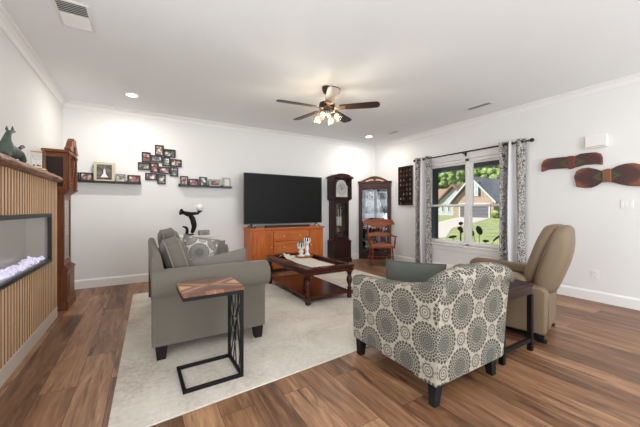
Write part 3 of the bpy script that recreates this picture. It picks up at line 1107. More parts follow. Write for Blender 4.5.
M['blue_china'] = plain('blue_white_china', (150, 172, 190), .2, 0, .25, 40)
M['dark_figure'] = plain('dark_resin', (60, 52, 48), .5, 0, .2)
curio_item('framed_photo', 'gold-edged picture on the top glass shelf of the corner curio cabinet', .27, .14, SHZ[3], 'gold', .17)
curio_item('figurine', 'pale figurine on the top glass shelf of the corner curio cabinet', .47, .16, SHZ[3], 'ceramic', .13)
curio_item('vase', 'pale blue vase on the left of the second curio cabinet shelf', .24, .13, SHZ[2], 'blue_china', .17)
curio_item('figurine', 'dark figurine on the second shelf of the corner curio cabinet', .42, .17, SHZ[2], 'dark_figure', .12)
curio_item('vase', 'white vase on the middle curio shelf behind the rocking chair', .25, .13, SHZ[1], 'ceramic', .14)
curio_item('vase', 'blue and white vase on a low curio shelf behind the rocking chair', .45, .16, SHZ[0], 'blue_china', .16)

# ================================================================== ROCKING CHAIR
ra = math.atan2(4.36, 4.75)  # bearing from the camera
rk = thing('rocking_chair', 'orange-brown wooden rocking chair with arms before the corner curio cabinet', 'rocking chair', (4.34, 4.70, .0), R_(-33))
# local: front = -Y
m = MB()
for i in range(13):
    pass
SW = .25
for sg in (-1, 1):
    pts = []
    for i in range(17):
        u = -1 + 2 * i / 16
        pts.append((sg * .215, u * .40 + .03, .017 + .085 * u * u))
    MB().tube(pts, .015, 8, flat=1.0).build('rocker_runner', 'rocker_z', rk)
for sg in (-1, 1):
    for y, dy in ((-.20, -.02), (.19, .04)):
        zz = .017 + .085 * (((y + dy) - .03) / .4) ** 2
        MB().tube([(sg * .215, y + dy, zz + .012), (sg * .212, y + dy * .6, .15), (sg * .208, y + dy * .3, .25), (sg * .20, y, .372)], [.013, .02, .016, .015], 8).build('leg', 'rocker_z', rk)
    MB().tube([(sg * .213, -.21, .16), (sg * .213, .21, .16)], .009, 6).build('stretcher', 'rocker_z', rk)
MB().tube([(-.21, -.215, .2), (.21, -.215, .2)], [.009, .009], 6).build('stretcher', 'rocker_z', rk)
pl = [(-.255, -.24), (.255, -.24), (.262, -.1), (.24, .22), (-.24, .22), (-.262, -.1)]
MB().prism(pl, 'z', .372, .402).build('seat', 'rocker', rk, .012, 3)
MB().prism([(a * .9, b * .9) for a, b in pl], 'z', .4025, .428).build('seat_pad', plain('rust_leather_pad', (150, 74, 44), .35, 0, .08), rk, .012, 3)
for sg in (-1, 1):
    MB().tube([(sg * .225, .20, .40), (sg * .235, .25, .6), (sg * .245, .31, .84)], [.018, .019, .015], 8).build('back_post', 'rocker_z', rk)
    MB().tube([(sg * .238, -.19, .40), (sg * .255, -.20, .50), (sg * .26, -.20, .60)], [.013, .018, .013], 8).build('arm_post', 'rocker_z', rk)
    MB().prism([(sg * .225, .25), (sg * .27, .25), (sg * .29, -.10), (sg * .30, -.24), (sg * .235, -.25), (sg * .225, -.1)], 'z', .601, .624).build('arm', 'rocker', rk, .008)
# crest rail: wide, gently curved, with rounded ears
def curved_rail(top, bot, y0, tilt, th=.02, bow=.03, xs=None):
    mm = MB()
    N = 24
    rings = []
    for i in range(N + 1):
        u = -1 + 2 * i / N
        zt, zb = top(u), bot(u)
        hwid = xs
        x = u * hwid
        yb = y0 + bow * (1 - u * u)
        r = []
        for z, dy in ((zb, 0), (zt, 0)):
            pass
        rings.append([(x, yb + (zb - .8) * tilt, zb), (x, yb + th + (zb - .8) * tilt, zb), (x, yb + th + (zt - .8) * tilt, zt), (x, yb + (zt - .8) * tilt, zt)])
    return mm.loft(rings)


curved_rail(lambda u: .955 - .02 * u * u - .09 * max(0, abs(u) - .86) / .14, lambda u: .80 - .035 * math.cos(u * PI * 1.1) + .006 * max(0, abs(u) - .84) / .16, .27, .18, .022, .035, .355).build('crest_rail', 'rocker', rk, .006)
curved_rail(lambda u: .665 + .012 * math.cos(u * PI), lambda u: .575, .255, .18, .018, .03, .235).build('lower_rail', 'rocker', rk, .005)
for i in range(6):
    x = -.15 + .06 * i
    u = x / .235
    MB().tube([(x, .272 + .03 * (1 - u * u), .66), (x * 1.03, .29 + .033 * (1 - (x / .325) ** 2), .79)], .007, 6).build('spindle', 'rocker_z', rk)
for i in range(6):
    x = -.15 + .06 * i
    MB().tube([(x, .19, .40), (x, .25 + .03 * (1 - (x / .235) ** 2), .58)], .007, 6).build('spindle', 'rocker_z', rk)

# ================================================================== PATTERNED ARMCHAIR
AO = Vector((1.87, 1.53, 0))
ac = thing('armchair', 'armchair upholstered in grey medallion print, seen from behind', 'armchair', AO)


def A(pts):
    return [Vector(p) - AO for p in pts]


side = [(1.125, .115), (1.95, .115), (1.962, .60), (1.95, .628), (1.80, .640), (1.56, .655), (1.42, .670), (1.30, .695), (1.22, .722), (1.115, .728)]
for x0, x1, fl in ((1.485, 1.585, 0), (2.12, 2.215, .075)):
    r0 = A([(x0 + fl * (z - .115) / .65, y, z) for y, z in side])
    r1 = A([(x1 + fl * (z - .115) / .65, y, z) for y, z in side])
    MB().loft([r0, r1]).build('arm', 'medal', ac, .022, 4)
N = 16
rings = []
for i in range(N + 1):
    s_ = i / N
    crest = .757 + .050 * (1 - abs(2 * s_ - 1) ** 3.0)
    prof = [(1.135, .118), (1.128, .50), (1.112, .665)]
    cz = crest - .075
    prof += [(1.165 + .078 * math.cos(R_(a)), cz + .075 * math.sin(R_(a))) for a in (205, 180, 155, 130, 105, 80, 55, 30, 5)]
    prof += [(1.25, .60), (1.30, .44), (1.30, .118)]
    ring = []
    for y, z in prof:
        xl, xr = 1.482 + (.03 if z > .63 else 0), 2.20 + .085 * (z - .115) / .65
        ring.append((xl + (xr - xl) * s_, y, z))
    rings.append(A(ring))
MB().loft(rings).build('back', 'medal', ac, 0, smooth=60)
MB().box(1.59 - AO.x, 2.118 - AO.x, 1.302 - AO.y, 1.95 - AO.y, .118, .30).build('base', 'medal', ac, .01)
MB().box(1.592 - AO.x, 2.117 - AO.x, 1.305 - AO.y, 1.975 - AO.y, .302, .448).build('seat_cushion', 'medal', ac, .035, 4)
for (xt, yt, xb, yb) in ((1.54, 1.90, 1.512, 1.872), (2.17, 1.90, 2.185, 1.90), (1.548, 1.19, 1.492, 1.158), (2.14, 1.19, 2.125, 1.17)):
    MB().taper((xb - AO.x, yb - AO.y, .0), .046, .046, (xt - AO.x, yt - AO.y, .114), .066, .066).build('leg', 'black_leg', ac, .003)
pillow('throw_pillow', 'plain slate-grey pillow standing in the medallion-print armchair', 'pillow_slate', (1.85, 1.62, .600), (R_(-8), R_(2), R_(-50)), .46, .305, .14, 'pillow_slate')

# ================================================================== END TABLE BETWEEN THE CHAIRS
st = thing('end_table', 'dark wood end table with black metal legs, between armchair and recliner', 'end table', (2.545, 1.335, 0))
tw, td = .235, .155
MB().box(-tw, tw, -td, td, .535, .562).build('table_top', wood('end_table_wood', (36, 23, 19), (66, 44, 36), 'x', .6, 1, .25), st, .003)
MB().box(-tw + .012, tw - .012, -td + .008, td - .008, .468, .5345).build('apron', M['espresso'], st, .003)
for x in (-tw + .018, tw - .018):
    for y in (-td + .018, td - .018):
        MB().box(x - .018, x + .018, y - .018, y + .018, 0, .4675).build('leg', 'black_metal', st, .002)
for y in (-td + .018, td - .018):
    MB().box(-tw + .0365, tw - .0365, y - .014, y + .014, .075, .105).build('stretcher', 'black_metal', st, .002)

# ================================================================== RECLINER
rc = thing('recliner', 'tan leather recliner with tall tilted back, facing the television', 'recliner', (3.20, 1.63, 0), .255)
for sg in (-1, 1):
    a = [(-.39, .085), (.36, .085), (.39, .13), (.39, .495), (-.36, .495), (-.40, .46)]
    MB().prism(a, 'x', sg * .36, sg * .245).build('side_panel', 'tan', rc, .02, 3)
    a = [(-.24, .4965), (.38, .4965), (.41, .50), (.405, .56), (.36, .60), (-.16, .585), (-.23, .55)]
    MB().prism(a, 'x', sg * .36, sg * .225).build('arm_pad', 'tan', rc, .022, 4)
MB().box(-.232, .232, -.375, .33, .09, .30).build('base', 'tan', rc, .015)
MB().box(-.222, .222, -.22, .40, .302, .46).build('seat_cushion', 'tan', rc, .045, 4)
# rear skirt with tall gap seam
MB().box(-.225, .225, -.40, -.377, .10, .45).build('rear_panel', 'tan', rc, .006)


def back_ring(z, y, hw, tf, tb, bulge):
    pts = []
    n = 20
    for i in range(n):
        a = 2 * PI * i / n
        ca, sa = math.cos(a), math.sin(a)
        e = .42
        x = hw * math.copysign(abs(ca) ** e, ca)
        yy = (tf if sa > 0 else tb) * math.copysign(abs(sa) ** .8, sa)
        pts.append((x, y + yy, z))
    return pts


rings = []
for z, y, hw, tf, tb in ((.40, -.33, .24, .05, .10), (.46, -.335, .285, .07, .12), (.60, -.36, .295, .08, .145), (.72, -.392, .300, .085, .15), (.84, -.428, .295, .085, .135), (.93, -.452, .283, .08, .105), (.985, -.465, .266, .07, .09), (1.012, -.468, .235, .06, .07), (1.026, -.47, .17, .05, .045)):
    rings.append(back_ring(z, y, hw, tf, tb, 0))
MB().loft(rings).build('backrest_shell', 'tan', rc, 0, smooth=70, sub=1)
rings = []
for z, y, hw, tf, tb in ((.462, -.235, .20, .05, .02), (.50, -.245, .232, .06, .05), (.60, -.268, .272, .068, .06), (.72, -.305, .285, .066, .06), (.84, -.348, .280, .072, .06), (.93, -.386, .268, .078, .06), (.99, -.408, .25, .07, .06), (1.022, -.42, .215, .065, .06), (1.034, -.435, .15, .03, .03)):
    rings.append(back_ring(z, y, hw, tf, tb, 0))
MB().loft(rings).build('back_cushion', 'tan', rc, 0, smooth=70, sub=1)
for sg in (-1, 1):
    pts = [(sg * .245, -.30, .47), (sg * .285, -.315, .60), (sg * .296, -.35, .73), (sg * .29, -.39, .85), (sg * .275, -.42, .93), (sg * .25, -.445, .99), (sg * .20, -.455, 1.014)]
    MB().tube(pts, .007, 6).build('welt', 'tan_dark', rc)
MB().box(-.24, .24, -.30, .30, .03, .084).build('mechanism', 'black_metal', rc, .004)
for sx_ in (-1, 1):
    for sy_ in (-1, 1):
        m = MB().box(sx_ * .27 - .02, sx_ * .27 + .02, sy_ * .30 - .07, sy_ * .30 + .07, .012, .05).box(sx_ * .27 - .035, sx_ * .27 + .035, sy_ * .355 - .035, sy_ * .355 + .035, 0, .014)
        m.box(sx_ * .27 - .015, sx_ * .27 + .015, sy_ * .30 - .03, sy_ * .30 + .03, .05, .084)
        m.build('foot', 'black_metal', rc, .004)

# ================================================================== WALL LEDGES AND PICTURES
YP = 5.45


def ledge(name, label, u0, u1, v0, v1, x0=None):
    a, b = at(u0, v0, y=YP), at(u1, v1, y=YP)
    xa = a.x if x0 is None else x0
    zb = (a.z + b.z) / 2
    o = thing(name, label, 'wall shelf', ((xa + b.x) / 2, B, zb))
    h = (b.x - xa) / 2
    MB().box(-h, h, -.10, -.001, 0, .016).build('board', 'frame_black', o, .002)
    MB().box(-h, h, -.104, -.1005, 0, .03).build('front_lip', 'frame_black', o, .001)
    MB().box(-h, h, -.012, -.001, .0165, .05).build('back_rail', 'frame_black', o, .001)
    return zb + .0165


z1 = ledge('picture_ledge', 'long black picture ledge on the back wall beside the red oak clock', 60, 141, 181.2, 184.2, -.985)
z2 = ledge('picture_ledge', 'shorter black picture ledge with five small frames, left of the television', 179, 232, 186.0, 188.6)


def frame_on_ledge(label, u0, u1, vt, zb, mat, pr, border=.018, mat_board=None, art=None, group=None, lo=0):
    y = 5.478
    a, b = at(u0, vt, y=y), at(u1, vt, y=y)
    w, h = (b.x - a.x), (a.z + b.z) / 2 - zb
    o = thing('framed_photo', label, 'picture frame', ((a.x + b.x) / 2, y, zb), 0, group)
    o.rotation_euler.x = R_(-3)
    hw = w / 2
    MB().box(-hw, hw, 0, .012, 0, h).build('backing', 'frame_black', o)
    bd = border
    MB().box(-hw, hw, -.01, -.0005, 0, bd).box(-hw, hw, -.01, -.0005, h - bd, h).box(-hw, -hw + bd, -.01, -.0005, bd, h - bd).box(hw - bd, hw, -.01, -.0005, bd, h - bd).build('frame', mat, o, .002)
    if mat_board:
        MB().box(-hw + bd, hw - bd, -.004, -.001, bd, h - bd).build('mat_board', mat_board, o)
        bd += mat_board and .022
    ph = MB().box(-hw + bd, hw - bd, -.0065, -.0045, bd, h - bd).build('photo', pr, o, smooth=0)
    if art == 'dress':
        cz = h * .5
        s_ = h
        poly = [(-.16, -.27), (.16, -.27), (.12, -.18), (.06, -.08), (.045, .02), (.055, .08), (.02, .10), (.03, .15), (.0, .185), (-.03, .15), (-.02, .10), (-.055, .08), (-.04, .02), (-.05, -.08), (-.11, -.18)]
        MB().prism([(x * s_, cz + z * s_) for x, z in poly], 'y', -.0078, -.0066).build('bride_silhouette', 'linen_white', ph, smooth=0)
    return o


frame_on_ledge('small black frame at the clock end of the long picture ledge', 73.2, 79.2, 172.2, z1, 'frame_black', PHOTOS[1])
frame_on_ledge('black landscape frame left of the large gold frame on the long ledge', 79.6, 93.2, 172.6, z1, 'frame_black', PHOTOS[0], .02)
frame_on_ledge('large gold frame with white wedding dress picture on the long ledge', 93.8, 114.6, 162.3, z1, 'gold', photo_mat('dark_portrait', (58, 52, 52), (84, 76, 74), (112, 104, 100), 9), .034, None, 'dress')
frame_on_ledge('small pewter frame right of the large gold frame on the long ledge', 115.6, 125.8, 174.0, z1, 'silver', PHOTOS[3], .022)
frame_on_ledge('mahogany landscape frame at the right end of the long ledge', 127.4, 140.6, 175.2, z1, 'frame_mahog', PHOTOS[2], .024)
frame_on_ledge('mahogany frame at the left end of the short ledge', 180.2, 188.2, 176.0, z2, 'frame_mahog', PHOTOS[0], .022)
frame_on_ledge('low mahogany landscape frame, second from left on the short ledge', 188.8, 198.6, 178.9, z2, 'frame_mahog', PHOTOS[2], .022)
frame_on_ledge('upright black frame in the middle of the short ledge', 199.4, 207.0, 177.0, z2, 'frame_black', PHOTOS[1], .022)
frame_on_ledge('pewter landscape frame with dark print on the short ledge', 209.0, 220.6, 179.2, z2, 'silver', photo_mat('brown_print', (70, 48, 40), (110, 78, 62), (170, 140, 120), 5), .032)
frame_on_ledge('ornate upright pewter frame at the right end of the short ledge', 223.2, 230.8, 177.6, z2, 'silver', plain('pale_print', (214, 206, 196), .4, 0, .06), .03)

# collage of twelve linked frames
CB = [(213, 42, 290, 137), (287, 78, 390, 150), (100, 102, 178, 192), (178, 130, 277, 192), (277, 145, 345, 225), (345, 163, 442, 230), (68, 190, 172, 258), (174, 192, 245, 280), (245, 227, 342, 290), (343, 230, 412, 312), (130, 280, 232, 345), (233, 290, 305, 378)]
cg = None
for i, (a0, b0, a1, b1) in enumerate(CB):
    cu, cv = 130 + (a0 + a1) / 2 / 8.533, 140 + (b0 + b1) / 2 / 8.533
    P = at(cu, cv, y=B - .02)
    p0 = at(130 + a0 / 8.533, cv, y=B - .02)
    p1 = at(130 + a1 / 8.533, cv, y=B - .02)
    if cg is None:
        G0 = at(159.8, 164.6, y=B - .001)
        cg = thing('photo_collage', 'cluster of twelve linked black photo frames on the back wall', 'photo collage', G0)
    port = (b1 - b0) > (a1 - a0) * .98
    w = p1.x - p0.x
    h = at(cu, 140 + b0 / 8.533, y=B - .02).z - at(cu, 140 + b1 / 8.533, y=B - .02).z
    h -= .006
    x, z = P.x - G0.x, P.z - G0.z
    y1, y0 = -.001, -.022
    bd = .021
    f = MB().box(x - w / 2, x + w / 2, y0, y1, z - h / 2, z - h / 2 + bd).box(x - w / 2, x + w / 2, y0, y1, z + h / 2 - bd, z + h / 2).box(x - w / 2, x - w / 2 + bd, y0, y1, z - h / 2 + bd, z + h / 2 - bd).box(x + w / 2 - bd, x + w / 2, y0, y1, z - h / 2 + bd, z + h / 2 - bd).build('frame', 'frame_black', cg, .002)
    MB().box(x - w / 2 + bd, x + w / 2 - bd, -.009, -.002, z - h / 2 + bd, z + h / 2 - bd).build('photo', PHOTOS[(i * 3 + i // 4) % 4], f, smooth=0)

# ================================================================== FIGURE LAMP BEHIND THE SOFA
def skin(name, mat, nodes, edges, parent, sub=2):
    me = bpy.data.meshes.new(name)
    me.from_pydata([n[0] for n in nodes], edges, [])
    o = bpy.data.objects.new(name, me)
    COL.objects.link(o)
    sk = o.modifiers.new('skin', 'SKIN')
    sk.use_smooth_shade = True
    for i, n in enumerate(nodes):
        v = me.skin_vertices[0].data[i]
        v.radius = (n[1], n[1])
        v.use_root = (i == 0)
    s_ = o.modifiers.new('subdivision', 'SUBSURF')
    s_.levels = s_.render_levels = sub
    me.materials.append(M[mat] if isinstance(mat, str) else mat)
    o.parent = parent
    return o


LY = 5.05
lb0 = at(189.3, 235.0, y=LY)
et = thing('accent_table', 'pale side table standing behind the far arm of the grey sofa', 'side table', (lb0.x + .08, LY, 0))
TZ2 = lb0.z - .002
MB().box(-.26, .26, -.22, .22, TZ2 - .03, TZ2).build('table_top', 'linen_white', et, .004)
for x in (-.22, .22):
    for y in (-.18, .18):
        MB().taper((x, y, 0), .03, .03, (x, y, TZ2 - .0305), .045, .045).build('leg', 'linen_white', et)
MB().box(-.225, .225, -.185, .185, .2, .22).build('shelf', 'linen_white', et)
lp = thing('figure_lamp', 'black arched figure lamp with an upturned arm carrying a white globe', 'lamp', (lb0.x, LY, TZ2 + .0005))


def lq(u, v, dy=0):
    p = at(u, v, y=LY)
    return (p.x - lb0.x, dy, p.z - TZ2)


MB().lathe([(.07, 0), (.074, .006), (.07, .016), (.03, .02)], n=20).build('base', 'black_metal', lp)
nd = [(lq(193.6, 222), .046), (lq(192.5, 218.6), .042), (lq(190, 215.6), .046), (lq(187, 213.8), .046), (lq(184.6, 213.0), .030), (lq(182.9, 212.5), .030), (lq(181, 211.9), .062), (lq(179.3, 211.5), .048),
      (lq(194.3, 226), .042), (lq(193.4, 230), .035), (lq(191.6, 233.6), .030),
      (lq(189.5, 213.6, .03), .024), (lq(194, 213.4, .04), .022), (lq(199.2, 213.2, .03), .023),
      (lq(191, 213.9, -.04), .024), (lq(195, 213.6, -.04), .022), (lq(199.0, 213.2, -.01), .022)]
skin('figure_body', 'black_metal', nd, [(0, 1), (1, 2), (2, 3), (3, 4), (4, 5), (5, 6), (6, 7), (0, 8), (8, 9), (9, 10), (3, 11), (11, 12), (12, 13), (3, 14), (14, 15), (15, 16)], lp)
MB().tube([lq(186.6, 234), lq(187.3, 231), lq(187, 228.6), lq(185.4, 227.2), lq(182.5, 226.5)], [.026, .023, .021, .017, .008], 8).build('raised_foot', 'black_metal', lp)
g = lq(199.6, 207.6)
MB().lathe([(.012, -.085), (.016, -.08), (.04, -.058), (.046, -.05), (.03, -.05)], (g[0], 0, g[2]), 18).build('cup', 'black_metal', lp)
MB().sphere((g[0], 0, g[2]), .056, 20).build('globe', 'globe', lp)
bx = at(203.8, 233.5, y=4.95)
tb = thing('tissue_box', 'small grey and white patterned box beside the black figure lamp', 'box', (bx.x, 4.95, TZ2 + .0005), .2)
MB().box(-.075, .075, -.055, .055, 0, .075).build('box_body', 'medal_pillow', tb, .004)

# ================================================================== ON THE MANTEL
MZ = 1.5315
an = thing('animal_figurine', 'dark green bronze-look animal figurine with raised neck on the mantel', 'figurine', (-.85, at(11, 150, x=-.85).y, MZ))


def aq(u, v, dx=0):
    p = at(u, v, x=-.85)
    return (dx, (p.y - an.location.y), p.z - MZ)


h0 = aq(12, 151)
nd = [(aq(11, 152), .050), (aq(5.5, 149), .046), (aq(16.5, 153), .046), (aq(6, 142.5), .031), (aq(7.6, 136), .021), (aq(9, 132), .017), (aq(12, 131.8), .012), (aq(15, 131.6), .007)]
ed = [(0, 1), (0, 2), (1, 3), (3, 4), (4, 5), (5, 6), (6, 7)]
for dx in (-.03, .03):
    a = aq(4.5, 153, dx)
    nd.append((a, .022)); nd.append(((dx, a[1] - .01, .012), .014)); ed += [(1, len(nd) - 2), (len(nd) - 2, len(nd) - 1)]
    a = aq(17, 157, dx)
    nd.append((a, .026)); nd.append(((dx, a[1] + .03, .012), .022)); ed += [(2, len(nd) - 2), (len(nd) - 2, len(nd) - 1)]
skin('animal_body', 'verdigris', nd, ed, an)
for dx in (-.01, .01):
    a = aq(8.6 if dx < 0 else 10.6, 130.6)
    MB().lathe([(.006, 0), (.009, .012), (.001, .036)], (dx, a[1], a[2]), 8).build('ear', 'verdigris', an)
MB().tube([aq(19, 149), aq(22.5, 146.6), aq(24.6, 147.4)], [.012, .013, .005], 8).build('tail', plain('brown_patina', (84, 60, 46), .5, .3, .2), an)

dcp = at(36.6, 150, x=-.865)
dc = thing('dome_clock', 'glass-domed anniversary clock with brass works on the mantel', 'clock', (-.865, dcp.y, MZ), R_(-55))
dc.scale = (1.12, 1.12, 1.12)
MB().lathe([(.066, 0), (.07, .008), (.064, .022), (.058, .026)], n=28).build('base', 'brass', dc)
MB().lathe([(.057, .0265), (.058, .15)] + [(.058 * math.cos(R_(a)), .15 + .058 * math.sin(R_(a))) for a in range(10, 90, 10)] + [(.001, .208)], n=28).build('glass_dome', 'glass', dc)
m = MB()
for x in (-.03, .03):
    m.lathe([(.004, .027), (.004, .16)], (0, x, 0), 8)
m.box(-.012, .012, -.036, .036, .16, .17)
m.build('pillars', 'brass', dc)
MB().box(-.012, .004, -.036, .036, .03, .165).build('movement_plate', 'ceramic', dc, .003)
MB().prism([(.03 * math.cos(2 * PI * i / 24), .125 + .03 * math.sin(2 * PI * i / 24)) for i in range(24)], 'x', .008, .014).build('dial', 'dial', dc, smooth=0)
m = MB().tube([(0, 0, .1), (0, 0, .05)], .002, 6)
for i in range(4):
    m.sphere((.02 * math.cos(i * PI / 2), .02 * math.sin(i * PI / 2), .05), .009, 8)
m.build('rotary_pendulum', 'brass', dc)

# ================================================================== RIGHT WALL
# shadow box
a, b = at(398.2, 168, x=RW - .04), at(411.6, 204.5, x=RW - .04)
bw, bh = a.y - b.y, .80
bc = ((a.y + b.y) / 2, (at(405, 166.2, x=RW - .04).z + at(405, 205, x=RW - .04).z) / 2)
bh = at(405, 166.2, x=RW - .04).z - at(405, 205, x=RW - .04).z
sbx = thing('shadow_box', 'tall dark compartmented wall shadow box left of the window curtain', 'wall shelf', (RW, bc[0], bc[1]))
MB().box(-.010, -.001, -bw / 2 + .013, bw / 2 - .013, -bh / 2 + .013, bh / 2 - .013).build('back_panel', 'espresso', sbx)
MB().box(-.042, -.001, -bw / 2, bw / 2, -bh / 2, -bh / 2 + .012).box(-.042, -.001, -bw / 2, bw / 2, bh / 2 - .012, bh / 2).box(-.042, -.001, -bw / 2, -bw / 2 + .012, -bh / 2 + .012, bh / 2 - .012).box(-.042, -.001, bw / 2 - .012, bw / 2, -bh / 2 + .012, bh / 2 - .012).build('frame', 'espresso', sbx, .002)
NR, NC = 8, 4
iw, ih = bw - .026, bh - .026
m = MB()
for i in range(1, NC):
    y = -iw / 2 + iw * i / NC
    m.box(-.038, -.0105, y - .003, y + .003, -ih / 2, ih / 2)
for j in range(1, NR):
    z = -ih / 2 + ih * j / NR
    m.box(-.0375, -.0105, -iw / 2, iw / 2, z - .003, z + .003)
m.build('dividers', 'espresso', sbx)
rnd = random.Random(5)
MC = [plain('keepsake_%s' % n, c, .4, 0, .1) for n, c in (('cream', (206, 190, 160)), ('brass', (176, 140, 84)), ('red', (140, 62, 50)), ('grey', (150, 146, 140)), ('brown', (104, 72, 54)))]
protos = []
for i, mm in enumerate(MC):
    if i % 2:
        me = MB().lathe([(.008, 0), (.012, .01), (.009, .022), (.004, .03), (.007, .034), (.006, .044), (.001, .047)], n=10)
    else:
        me = MB().lathe([(.007, 0), (.013, .012), (.014, .022), (.006, .034), (.008, .04), (.005, .04)], n=10)
    o = me.build('keepsake', mm)
    protos.append(o)
k_ = 0
used = set()
for j in range(NR):
    for i in range(NC):
        if rnd.random() < .22:
            continue
        kind = rnd.randrange(5)
        o = protos[kind] if kind not in used else protos[kind].copy()
        if kind in used:
            COL.objects.link(o)
        used.add(kind)
        o.location = (RW - .024, bc[0] - iw / 2 + iw * (i + .5) / NC, bc[1] - ih / 2 + ih * j / NR + (.0035 if j else .001))
        tag(o, 'tiny keepsake standing in a compartment of the dark wall shadow box', 'ornament', 'keepsakes in the wall shadow box')
for i, o in enumerate(protos):
    if i not in used:
        bpy.data.objects.remove(o)

# curtain rod and curtains
RX = RW - .085
ry0, ry1, rz = 4.20, 2.13, 2.185
rod = thing('curtain_rod', 'dark curtain rod with ball finials above the window', 'curtain rod', (RX, (ry0 + ry1) / 2, rz))
hl = (ry0 - ry1) / 2
MB().tube([(0, -hl, 0), (0, hl, 0)], .012, 12).build('pole', 'bronze', rod)
for sg in (-1, 1):
    MB().lathe([(.012, 0), (.016, .006), (.012, .014), (.022, .025), (.03, .045), (.024, .064), (.006, .075)], (0, 0, 0), 14, Matrix.Translation((0, sg * hl, 0)) @ Matrix.Rotation(-sg * PI / 2, 4, 'X')).build('finial', 'bronze', rod)
for yy in (-hl + .1, 0, hl - .1):
    MB().box(-.008, RW - RX - .001, yy - .007, yy + .007, -.026, -.0125).box(RW - RX - .008, RW - RX - .001, yy - .02, yy + .02, -.06, .03).build('bracket', 'bronze', rod, .002)


def curtain(label, ya, yb):
    """a grommet panel of deep folds between ya (far) and yb (near)"""
    o = thing('window_curtain', label, 'curtain', (RX, (ya + yb) / 2, .03))
    w = abs(ya - yb)
    N, K = 60, 22
    bands = []
    H_ = rz + .045 - .03

    def sect(t, z):
        ph = t * 2.5 * 2 * PI
        amp = .050 - .008 * z / H_
        spread = 1.0 + .06 * (1 - z / H_)
        y = (t - .5) * w * spread + .010 * math.sin(z * 2.1 + t * 9)
        x = amp * math.cos(ph) + .008 * math.sin(z * 3 + t * 14) * (1 - z / H_)
        return (x, y, z)
    ranges = [('printed_cloth', 'curtain', 0.0, .36), ('bright_fold_band', 'bright_fold', .36, .60), ('printed_cloth', 'curtain', .60, 1.0)]  # middle band: brightness of the backlit fold put into its colour
    for nm, mt_, t0, t1 in ranges:
        q = MB()
        n = max(6, int(N * (t1 - t0)))
        for i in range(n + 1):
            for j in range(K + 1):
                q.v.append(Vector(sect(t0 + (t1 - t0) * i / n, H_ * j / K)))
        for i in range(n):
            for j in range(K):
                a_ = i * (K + 1) + j
                q.f.append((a_, a_ + K + 1, a_ + K + 2, a_ + 1))
        ob = q.build(nm, mt_, o, smooth=80)
        ul = ob.data.uv_layers[0].data
        for p in ob.data.polygons:
            for li in p.loop_indices:
                vi = ob.data.loops[li].vertex_index
                i, j = divmod(vi, K + 1)
                ul[li].uv = ((t0 + (t1 - t0) * i / n) * w * 1.9 + ya, H_ * j / K)
        sd = ob.modifiers.new('cloth', 'SOLIDIFY')
        sd.thickness = .003; sd.offset = 0
    m = MB()
    for k_ in range(5):
        t = (k_ + .5) / 5
        y = (t - .5) * w
        m.tube([(.024 * math.cos(2 * PI * i / 16), y + (.004 if k_ % 2 else -.004), rz - .03 + .024 * math.sin(2 * PI * i / 16)) for i in range(16)], .004, 6, True)
    m.build('grommets', 'bronze', o)
    return o


curtain('grey and tan printed curtain panel at the left side of the window', 4.19, 3.865)
curtain('grey and tan printed curtain panel at the right side of the window', 2.52, 2.185)

# carved propellers
def prop_mat():
    k = NT('carved_painted_wood')
    sep = k.n('SeparateXYZ')
    k.t.links.new(k.co(), sep.inputs[0])
    ay = k.math('ABSOLUTE', sep.outputs[1])
    az = k.math('ABSOLUTE', sep.outputs[2])
    n = k.noise(k.co(), 7, 3)
    d = k.math('ADD', k.math('ADD', k.math('MULTIPLY', ay, 2.4), k.math('MULTIPLY', az, 3.2)), k.math('MULTIPLY', n, .16))
    col = k.ramp(d, [(0, lin((38, 40, 32))), (.2, lin((46, 48, 38))), (.34, lin((84, 80, 46))), (.44, lin((52, 46, 42))), (.56, lin((82, 34, 36))), (.72, lin((66, 48, 40))), (.85, lin((92, 38, 40))), (1.0, lin((132, 84, 54)))], 'LINEAR')
    veins = k.math('SINE', k.math('MULTIPLY', k.math('SUBTRACT', ay, k.math('MULTIPLY', az, .9)), 190))
    col = k.mix(k.math('MULTIPLY', k.math('GREATER_THAN', veins, .75), .55), col, lin((34, 28, 24)))
    return k.done(col, .45)


M['prop'] = prop_mat()


def propeller(label, left, right, hub, hubc):
    c = at(hubc[0], hubc[1], x=RW - .03)
    o = thing('carved_propeller', label, 'wall art', (RW, c.y, c.z))

    def cv(pts):
        r = []
        for a_, b_ in pts:
            p = at(530 + a_ / 5.336, 130 + b_ / 5.336, x=RW - .03)
            r.append((p.y - c.y, p.z - c.z))
        return r
    for nm, poly in (('blade', left), ('blade', right)):
        p = cv(poly)
        MB().prism(p, 'x', -.036, -.002).build(nm, 'prop', o, .010, 3)
    MB().prism(cv(hub), 'x', -.046, -.001).build('hub_wrap', plain('hub_wrap_wood', (128, 82, 52), .5, 0, .15) if 'larger' in label else plain('hub_wrap_red', (104, 44, 38), .5, 0, .15), o, .008, 3)


propeller('smaller carved propeller-shaped wall plaque, red and brown, higher on the right wall',
          [(60, 225), (60, 185), (72, 162), (95, 152), (150, 146), (205, 142), (205, 203), (150, 206), (100, 210)],
          [(235, 141), (270, 126), (310, 121), (352, 118), (378, 126), (386, 145), (388, 186), (350, 181), (290, 186), (240, 200)],
          [(200, 141), (222, 138), (242, 139), (240, 200), (215, 209), (200, 206)], (571.5, 162.5))
propeller('larger carved leaf-veined propeller plaque, green and purple, lower on the right wall',
          [(246, 303), (234, 250), (246, 219), (275, 204), (310, 200), (350, 207), (388, 220), (388, 274), (360, 294), (325, 308), (285, 308)],
          [(432, 208), (470, 190), (510, 179), (555, 175), (600, 184), (640, 205), (668, 240), (672, 300), (640, 296), (590, 300), (530, 298), (475, 288), (432, 276)],
          [(386, 214), (412, 207), (434, 206), (436, 280), (412, 275), (386, 280)], (606.8, 176))

